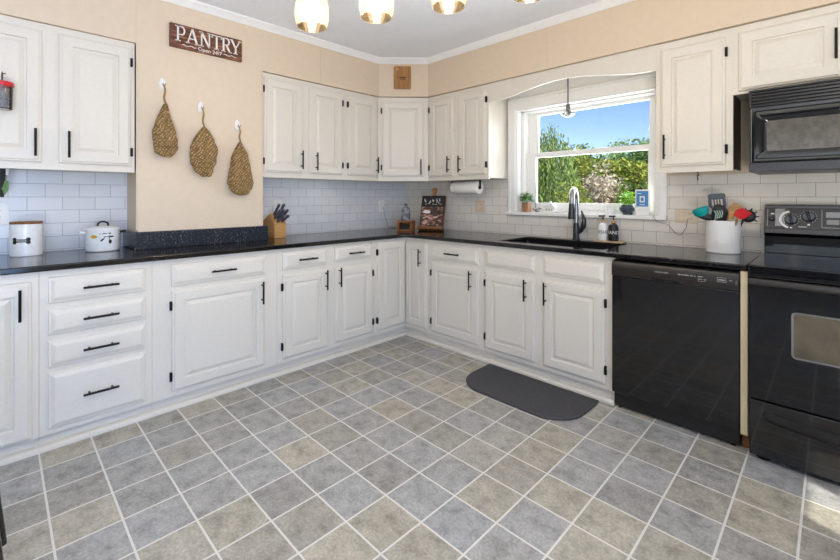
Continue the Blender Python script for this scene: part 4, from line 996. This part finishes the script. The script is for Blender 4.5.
# window sill objects
ZS = 1.1105
def sillx(px, y=3.225): return ony(px, 205, y).x
def leaves(b, c, n, R, size, flat=0.8, seed=1):
    rnd = random.Random(seed)
    for i in range(n):
        d = Vector((rnd.gauss(0, 1), rnd.gauss(0, 1), rnd.gauss(0, 1)*flat)).normalized()*R*(rnd.random()**0.4)
        p = Vector(c)+d; a = Vector((rnd.gauss(0, 1), rnd.gauss(0, 1), rnd.gauss(0, 0.6))).normalized(); q = a.cross(Vector((rnd.gauss(0, 1), rnd.gauss(0, 1), rnd.gauss(0, 1)))).normalized(); s = size*rnd.uniform(0.6, 1.2)
        b.add([p-a*s, p+q*s*0.45, p+a*s, p-q*s*0.45], [(0, 1, 2, 3)])
x = sillx(526)
t = thing('potted_plant', 'small leafy green plant in a square wooden pot at left end of sill', 'plant', (x+0.012, 3.212, ZS))
MB().box(-0.028, 0.028, -0.028, 0.028, 0, 0.08).build('pot', M['pot_wood'], t, bevel=0.002)
b = MB(); leaves(b, (0, 0, 0.125), 130, 0.058, 0.02, 0.7, 5); b.build('foliage', M['leaf'], t, weld=0)
b = MB()
for k in range(6): b.tube([(0, 0, 0.075), (0.03*math.cos(k), 0.03*math.sin(k), 0.13)], 0.002, 5)
b.build('stems', M['leaf'], t)
x = sillx(537)
t = thing('bird_figurine', 'small grey bird figurine on the window sill beside the wooden pot', 'figurine', (x, 3.23, ZS))
MB().ball((0, 0, 0.016), (0.024, 0.014, 0.016)).ball((0.02, 0, 0.034), 0.011).build('body', M['steel_light'], t)
MB().tube([(0.028, 0, 0.033), (0.04, 0, 0.03)], [0.004, 0.001], 6).build('beak', M['text_black'], t)
MB().tube([(-0.02, 0, 0.018), (-0.045, 0, 0.03)], [0.008, 0.003], 6).build('tail', M['steel_light'], t)
x = sillx(550)
t = thing('house_figurine', 'white ceramic house with a peaked roof on the window sill', 'figurine', (x, 3.235, ZS))
MB().box(-0.045, 0.045, -0.022, 0.022, 0, 0.045).build('walls', M['white_ceramic'], t, bevel=0.002)
MB().prism([(-0.05, 0.045), (0.05, 0.045), (0.022, 0.078), (-0.022, 0.078)], -0.026, 0.026, 'y').box(-0.006, 0.008, -0.006, 0.006, 0.078, 0.096).build('roof', M['white_ceramic'], t, bevel=0.002)
b = MB()
for xx in (-0.03, -0.008, 0.014): b.box(xx, xx+0.012, -0.0228, -0.0215, 0.015, 0.032)
b.build('windows', M['text_grey'], t, smooth=0)
x = sillx(559.5)
t = tag(MB(T(0, 0, 0)).lathe([(0, 0), (0.03, 0), (0.042, 0.012), (0.039, 0.012), (0.028, 0.004), (0, 0.004)], 0, 0, 24).build('shallow_dish', M['white_ceramic']), 'small shallow white dish on the sill left of the faucet', 'dish'); t.location = (x, 3.23, ZS)
x = sillx(609.5)
t = thing('white_pot', 'plain white pot with a dark rim on the sill behind the soap bottles', 'pot', (x, 3.235, ZS))
MB().lathe([(0, 0), (0.03, 0), (0.04, 0.062), (0.037, 0.062), (0.028, 0.004), (0, 0.004)], 0, 0, 24).build('pot', M['white_ceramic'], t)
MB().lathe([(0, 0.056), (0.037, 0.057)], 0, 0, 20).build('soil', M['soil'], t)
x = sillx(627)
t = thing('potted_plant', 'bright green plant in a round slate blue footed pot on the sill', 'plant', (x, 3.225, ZS))
MB().lathe([(0, 0.014), (0.03, 0.014), (0.05, 0.034), (0.053, 0.052), (0.042, 0.072), (0.036, 0.074), (0.034, 0.066), (0, 0.064)], 0, 0, 24).build('pot', M['slate_pot'], t)
b = MB()
for k in range(3): a = 2*PI*k/3+0.5; b.ball((0.028*math.cos(a), 0.028*math.sin(a), 0.0105), 0.0105)
b.build('feet', M['slate_pot'], t)
b = MB(); leaves(b, (0, 0, 0.118), 120, 0.055, 0.022, 0.9, 9); b.build('foliage', M['leaf_light'], t, weld=0)
x = sillx(642.5, 3.215)
t = thing('display_box', 'upright white box with a blue printed label at the right end of sill', 'box', (x, 3.215, ZS), rad(12))
MB().box(-0.044, 0.044, -0.02, 0.02, 0, 0.182).build('body', M['white_plastic'], t, bevel=0.003)
lb = MB().box(-0.037, 0.037, -0.0212, -0.0198, 0.062, 0.172).build('blue_label', M['blue'], t, smooth=0)
b = MB().box(-0.016, 0.016, -0.0222, -0.0208, 0.092, 0.136); b.box(-0.03, -0.006, -0.0222, -0.0208, 0.152, 0.157).box(-0.016, 0.016, -0.0222, -0.0208, 0.074, 0.078); b.build('emblem', M['text_white'], lb, smooth=0)
MB().box(-0.009, 0.009, -0.0228, -0.0218, 0.102, 0.126).build('emblem_figure', M['blue'], lb, smooth=0)

# ------------------------------------------------------------------ utensil crock
cx_, cy_ = -0.464, 3.02
ck = thing('utensil_crock', 'white embossed ceramic crock full of cooking utensils beside the range', 'crock', (cx_, cy_, ZC))
MB().lathe([(0, 0), (0.080, 0), (0.085, 0.006), (0.086, 0.178), (0.088, 0.186), (0.085, 0.19), (0.080, 0.186), (0.079, 0.012), (0, 0.010)], 0, 0, 48).build('body', M['emboss'], ck)
def utensil(name, label, cat, px, py, depth, base, hm, hr=0.006):
    """thing whose handle runs from inside the crock to a head point; returns thing, head matrix (z along handle)"""
    top = ony(px, py, depth); bs = Vector((cx_+base[0], cy_+base[1], ZC+0.02))
    t = thing(name, label, cat, bs, 0, 'cooking utensils in the white crock')
    v = top-bs
    MB().tube([(0, 0, 0), v*0.5, v], hr, 8).build('handle', M[hm], t)
    z_ = v.normalized(); cam = (EY-top).normalized(); y_ = -(cam-z_*cam.dot(z_)).normalized(); x_ = y_.cross(z_)
    Mh = Matrix(((x_.x, y_.x, z_.x, v.x), (x_.y, y_.y, z_.y, v.y), (x_.z, y_.z, z_.z, v.z), (0, 0, 0, 1)))
    return t, Mh
t, Mh = utensil('slotted_turner', 'slate grey slotted turner standing tallest in the crock', 'spatula', 718, 211, 3.05, (-0.01, 0.03), 'navy')
b = MB(Mh); W = 0.044
for xa_, xb_ in ((-W, -0.027), (-0.017, -0.011), (-0.003, 0.003), (0.011, 0.017), (0.027, W)): b.box(xa_, xb_, -0.002, 0.002, 0.03, 0.075)
b.prism(rrect(-W, W, 0.07, 0.105, 0.014), -0.002, 0.002, 'y').prism([(-0.012, -0.005), (0.012, -0.005), (W, 0.03), (-W, 0.03)], -0.002, 0.002, 'y'); b.build('blade', M['navy'], t, smooth=0)
t, Mh = utensil('ladle', 'teal ladle leaning out over the left side of the crock', 'ladle', 711, 218, 2.98, (0.02, 0.0), 'text_black')
Mt = Mh @ T(-0.03, -0.01, 0.045)
MB(Mt).lathe([(0, -0.03), (0.024, -0.022), (0.04, 0.0), (0.044, 0.03), (0.041, 0.03), (0.036, 0.0), (0.02, -0.018), (0, -0.024)], 0, 0, 20).build('bowl', M['teal'], t)
t, Mh = utensil('solid_spoon', 'black solid spoon resting in front of the teal ladle', 'spoon', 709, 216, 2.95, (0.02, -0.02), 'text_black')
MB(Mh @ T(-0.012, -0.006, 0.0) @ Matrix.Rotation(rad(-55), 4, 'Y')).ball((0, 0, 0.0), (0.02, 0.008, 0.045)).build('bowl', M['text_black'], t)
t, Mh = utensil('slotted_spoon', 'black slotted spoon with pale teal lines facing front of crock', 'spoon', 719, 216, 2.94, (0.0, -0.02), 'text_black')
MB(Mh).ball((0, 0, 0.012), (0.036, 0.006, 0.046)).build('bowl', M['text_black'], t)
b = MB(Mh)
for k in range(4): b.tube([(-0.02+k*0.010, -0.0075, -0.018+k*0.004), (-0.012+k*0.010, -0.0085, 0.018), (-0.02+k*0.012, -0.007, 0.036)], 0.0028, 6)
b.build('slots', mat('pale_teal', (178, 205, 190), 0.5), t)
t, Mh = utensil('wooden_turner', 'light wooden turner with a square end at back of crock', 'spatula', 729, 213, 3.08, (0.0, 0.03), 'bamboo')
MB(Mh @ Matrix.Rotation(rad(35), 4, 'Y')).prism([(-0.014, -0.01), (0.014, -0.01), (0.026, 0.03), (0.026, 0.075), (-0.026, 0.065), (-0.026, 0.03)], -0.004, 0.004, 'y').build('blade', M['block_wood'], t, smooth=0)
t, Mh = utensil('wooden_spoon', 'wooden spoon lying across the middle of the crock mouth', 'spoon', 731, 216, 2.97, (-0.03, 0.0), 'block_wood')
MB(Mh).ball((0, 0, 0.005), (0.016, 0.006, 0.03)).build('bowl', M['block_wood'], t)
t, Mh = utensil('tongs', 'black tongs arched over the front of the crock', 'tongs', 727, 212, 2.95, (-0.02, -0.03), 'text_black', 0.008)
MB(Mh).tube([(0, 0, 0), (-0.02, 0, 0.022), (-0.05, 0, 0.026), (-0.065, 0, 0.02)], [0.008, 0.012, 0.012, 0.006], 8).build('arm', M['text_black'], t)
t, Mh = utensil('red_spatula', 'red silicone spatula at the right front of the crock', 'spatula', 738, 217, 2.96, (0.02, -0.02), 'bamboo')
MB(Mh @ Matrix.Rotation(rad(18), 4, 'Y')).prism([(-0.022, -0.004), (0.018, -0.006), (0.034, 0.02), (0.040, 0.055), (-0.012, 0.058), (-0.03, 0.03)], -0.005, 0.003, 'y').build('blade', M['red'], t, bevel=0.003)
t, Mh = utensil('pasta_server', 'black toothed pasta server leaning out at right of crock', 'server', 744, 218, 3.02, (0.03, 0.0), 'text_black')
MB(Mh @ T(0.014, 0, 0.016)).ball((0, 0, 0), (0.036, 0.012, 0.036)).build('bowl', M['text_black'], t)
b = MB(Mh @ T(0.014, 0, 0.016))
for k in range(5):
    a = rad(125-k*35); b.tube([(0.03*math.cos(a), 0, 0.03*math.sin(a)), (0.048*math.cos(a), -0.012, 0.048*math.sin(a))], [0.005, 0.003], 6)
b.build('teeth', M['text_black'], t)

# key hook below the cabinet right of the window
p = ony(698, 177, 3.1)
t = thing('key_hook', 'small dark hook with a key under the cabinet right of the window', 'hook', (p.x, 3.1, 1.4))
MB().tube([(0, 0, 0), (0, 0, -0.012), (0.006, -0.006, -0.022), (0, -0.010, -0.026)], 0.003, 6).build('hook', M['key'], t)
MB().lathe([(0.004, 0), (0.009, 0), (0.009, 0.003), (0.004, 0.003)], 0, 0, 12).build('ring', M['key'], t).location = (0, -0.008, -0.028)
MB().box(-0.003, 0.003, -0.010, -0.007, -0.055, -0.03).build('key', M['key'], t)

# black stool whose leg just enters at the left edge
def camp(X, Z, z): v = VV*Z+RV*X; return Vector((v.x, v.y, z))
ft = camp(-1.3030, 1.3, 0); ce = camp(-1.3030-0.19, 1.3, 0)
t = thing('bar_stool', 'black round bar stool with one splayed leg at the left edge', 'stool', ce, YAW)
MB().lathe([(0, 0.64), (0.11, 0.64), (0.118, 0.65), (0.118, 0.668), (0.11, 0.676), (0, 0.678)], 0, 0, 28).build('seat', M['black_gloss'], t)
for k in range(4):
    c_, s_2 = math.cos(PI/2*k), math.sin(PI/2*k)
    MB().tube([(0.11*c_, 0.11*s_2, 0.645), (0.19*c_, 0.19*s_2, 0.0)], [0.012, 0.0145], 10).build('leg', M['black_gloss'], t)

# ------------------------------------------------------------------ outdoors
struct(MB().box(-60, 40, 3.46, 70, -0.7, -0.5).build('ground_lawn', M['lawn'], smooth=0))
def tree(name, label, px, py_top, Z, width, m, shape='round', n=2600, size=0.11, cat='tree', trunk=True, seed=1, py_bot=None, group=None):
    top = ond(px, py_top, Z); gz = -0.5; h = top.z-gz
    zb3 = ond(px, py_bot, Z).z-gz if py_bot else h*0.15
    t = thing(name, label, cat, (top.x, top.y, gz), 0, group); rnd = random.Random(seed)
    vs = []; fs = []
    W = width/2
    def leaf(p, a, s, asp=0.5):
        q = a.cross(Vector((rnd.gauss(0, 1), rnd.gauss(0, 1), rnd.gauss(0, 1)))).normalized(); k = len(vs)
        vs.extend([p-a*s, p+q*s*asp, p+a*s, p-q*s*asp]); fs.append((k, k+1, k+2, k+3))
    if shape == 'willow':
        for i in range(n//24):
            a = rnd.uniform(0, 2*PI); r = W*math.sqrt(rnd.random()); x, y = r*math.cos(a), r*math.sin(a)
            zt2 = h*(1-0.35*(r/W)**2)*rnd.uniform(0.86, 1.0); L_ = rnd.uniform(0.35, 0.85)*h
            for k in range(24):
                tt = k/24; p = Vector((x*(1+0.12*tt)+rnd.gauss(0, 0.05), y*(1+0.12*tt)+rnd.gauss(0, 0.05), zt2-L_*tt)); leaf(p, Vector((rnd.gauss(0, 0.3), rnd.gauss(0, 0.3), -1)).normalized(), size*rnd.uniform(0.6, 1.2), 0.3)
    else:
        cl = []
        for i in range(26):
            d = Vector((rnd.gauss(0, 1), rnd.gauss(0, 1), rnd.gauss(0, 1))).normalized()*rnd.uniform(0.35, 0.85)
            cl.append((Vector((d.x*W, d.y*W, (h+zb3)/2+d.z*(h-zb3)/2*0.9)), rnd.uniform(0.28, 0.5)))
        for i in range(n):
            c_, rr_ = cl[i % len(cl)]
            d = Vector((rnd.gauss(0, 1), rnd.gauss(0, 1), rnd.gauss(0, 1))).normalized()*rr_*(rnd.random()**0.3)
            p = c_+Vector((d.x*W, d.y*W, d.z*(h-zb3)/2)); p.z = max(p.z, 0.05)
            leaf(p, Vector((rnd.gauss(0, 1), rnd.gauss(0, 1), rnd.gauss(0, 0.7))).normalized(), size*rnd.uniform(0.6, 1.3))
    me = MB(); me.add(vs, fs); me.build('foliage', m, t, weld=0, smooth=0)
    b = MB(); b.tube([(0, 0, 0), (0.05, 0, h*0.4), (0, 0.05, h*0.8)], [0.16 if cat == 'tree' else 0.05, 0.12 if cat == 'tree' else 0.04, 0.03], 8)
    for k in range(4): a = k*1.7; b.tube([(0.03, 0, h*0.4), (W*0.5*math.cos(a), W*0.5*math.sin(a), h*0.72)], [0.07 if cat == 'tree' else 0.02, 0.015], 6)
    b.build('trunk', M['bark'], t)
    return t
GT = 'trees and shrubs beyond the window'
tree('willow_tree', 'weeping willow with drooping strands at the left side of the window view', 550, 123, 14, 1.75, M['fol_willow'], 'willow', 9600, 0.075, seed=2, group=GT)
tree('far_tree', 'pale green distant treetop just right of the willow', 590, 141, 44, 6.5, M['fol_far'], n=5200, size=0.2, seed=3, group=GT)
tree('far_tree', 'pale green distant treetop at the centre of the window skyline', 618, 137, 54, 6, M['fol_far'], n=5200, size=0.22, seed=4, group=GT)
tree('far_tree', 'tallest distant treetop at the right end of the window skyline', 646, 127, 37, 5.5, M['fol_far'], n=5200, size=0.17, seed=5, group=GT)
tree('leafy_tree', 'green leafy tree behind the blossom shrub in the window', 603, 149, 25, 4.8, M['fol_mid'], n=9000, size=0.11, seed=6, group=GT)
tree('leafy_tree', 'broad yellow green tree filling the right side of the lower sash', 634, 148, 17, 3.4, M['fol_yellow'], n=10000, size=0.085, seed=7, group=GT)
tree('leafy_tree', 'yellow green tree partly behind the willow strands', 570, 152, 19.5, 3.6, M['fol_yellow'], n=9000, size=0.09, seed=8, group=GT)
tree('leafy_tree', 'green leafy tree cut off by the right edge of the window', 668, 140, 22, 4, M['fol_mid'], n=6000, size=0.11, seed=12, group=GT)
tree('leafy_tree', 'green leafy tree behind the willow at the left window edge', 526, 143, 24, 5, M['fol_mid'], n=6000, size=0.12, seed=13, group=GT)
tree('blossom_shrub', 'pale pink blossoming shrub at the centre of the lower sash', 603, 161, 12.5, 1.5, M['fol_flower'], n=4200, size=0.06, cat='shrub', seed=9, group=GT)
tree('round_shrub', 'low yellow green shrub behind the faucet in the window', 575, 181, 11, 1.2, M['fol_yellow'], n=3600, size=0.055, cat='shrub', seed=10, group=GT)
tree('round_shrub', 'low green shrub behind the slate pot in the window', 634, 178, 10.5, 1.2, M['fol_mid'], n=3600, size=0.055, cat='shrub', seed=11, group=GT)

# ------------------------------------------------------------------ light
sun = lamp('SUN', 'sun', (6, -4, 8), 8.0, (1.0, 0.95, 0.86), angle=rad(0.5))
sd = Vector((math.cos(rad(-20))*math.cos(rad(35.6)), math.sin(rad(-20))*math.cos(rad(35.6)), math.sin(rad(35.6))))
sun.rotation_euler = sd.to_track_quat('Z', 'Y').to_euler()
for i, p in enumerate(pos):
    lamp('POINT', 'bulb_light', (p.x, p.y, 2.03), 4, (1.0, 0.86, 0.70), shadow_soft_size=0.015)
def area(name, loc, rot, sx, sy, e, col):
    o = lamp('AREA', name, loc, e, col, shape='RECTANGLE', size=sx, size_y=sy); o.rotation_euler = rot; return o
pd = area('patio_daylight', (2.56, -0.8, 1.1), (0, rad(78), 0), 1.95, 2.1, 42, (0.23, 0.47, 1.0)); pd.data.spread = rad(110)
area('front_window_daylight', (0, -2.56, 1.48), (rad(90), 0, 0), 2.5, 1.2, 8, (1.0, 0.96, 0.95))
area('unseen_ceiling_fill', (0.66, -0.5, 0.45), (rad(180), 0, 0), 0.8, 0.8, 122, (1.0, 0.985, 0.985))  # added lamp, out of view, lifts the ceiling and upper walls
area('sink_window_daylight', (-1.42, 3.46, 1.56), (rad(-90), 0, 0), 1.1, 0.9, 28, (0.95, 0.975, 1.0))

w = bpy.data.worlds.new('sky'); bpy.context.scene.world = w; w.use_nodes = True
nt = w.node_tree; bgn = nt.nodes['Background']; sky = nt.nodes.new('ShaderNodeTexSky'); sky.sky_type = 'NISHITA'
sky.sun_disc = False; sky.sun_elevation = rad(35.6); sky.sun_rotation = rad(110); sky.air_density = 1.0; sky.dust_density = 0.15; sky.ozone_density = 3.0
hs = nt.nodes.new('ShaderNodeHueSaturation'); hs.inputs['Saturation'].default_value = 1.15; hs.inputs['Hue'].default_value = 0.52; nt.links.new(sky.outputs[0], hs.inputs['Color']); nt.links.new(hs.outputs[0], bgn.inputs[0]); bgn.inputs[1].default_value = 0.2

cam = bpy.data.cameras.new('camera'); co_ = bpy.data.objects.new('camera', cam); C.objects.link(co_)
co_.location = EY; co_.rotation_euler = (rad(90), 0, YAW); cam.sensor_width = 36; cam.lens = FPX/840*36; cam.shift_y = (HY-280)/840; cam.clip_start = 0.02; cam.clip_end = 300
sc = bpy.context.scene; sc.camera = co_
sc.view_settings.view_transform = 'Standard'; sc.view_settings.look = 'None'; sc.view_settings.exposure = 0; sc.view_settings.gamma = 1; sc.view_settings.use_curve_mapping = False
try:
    sc.cycles.max_bounces = 10; sc.cycles.transparent_max_bounces = 16; sc.cycles.sample_clamp_indirect = 4; sc.cycles.use_denoising = True
except Exception: pass
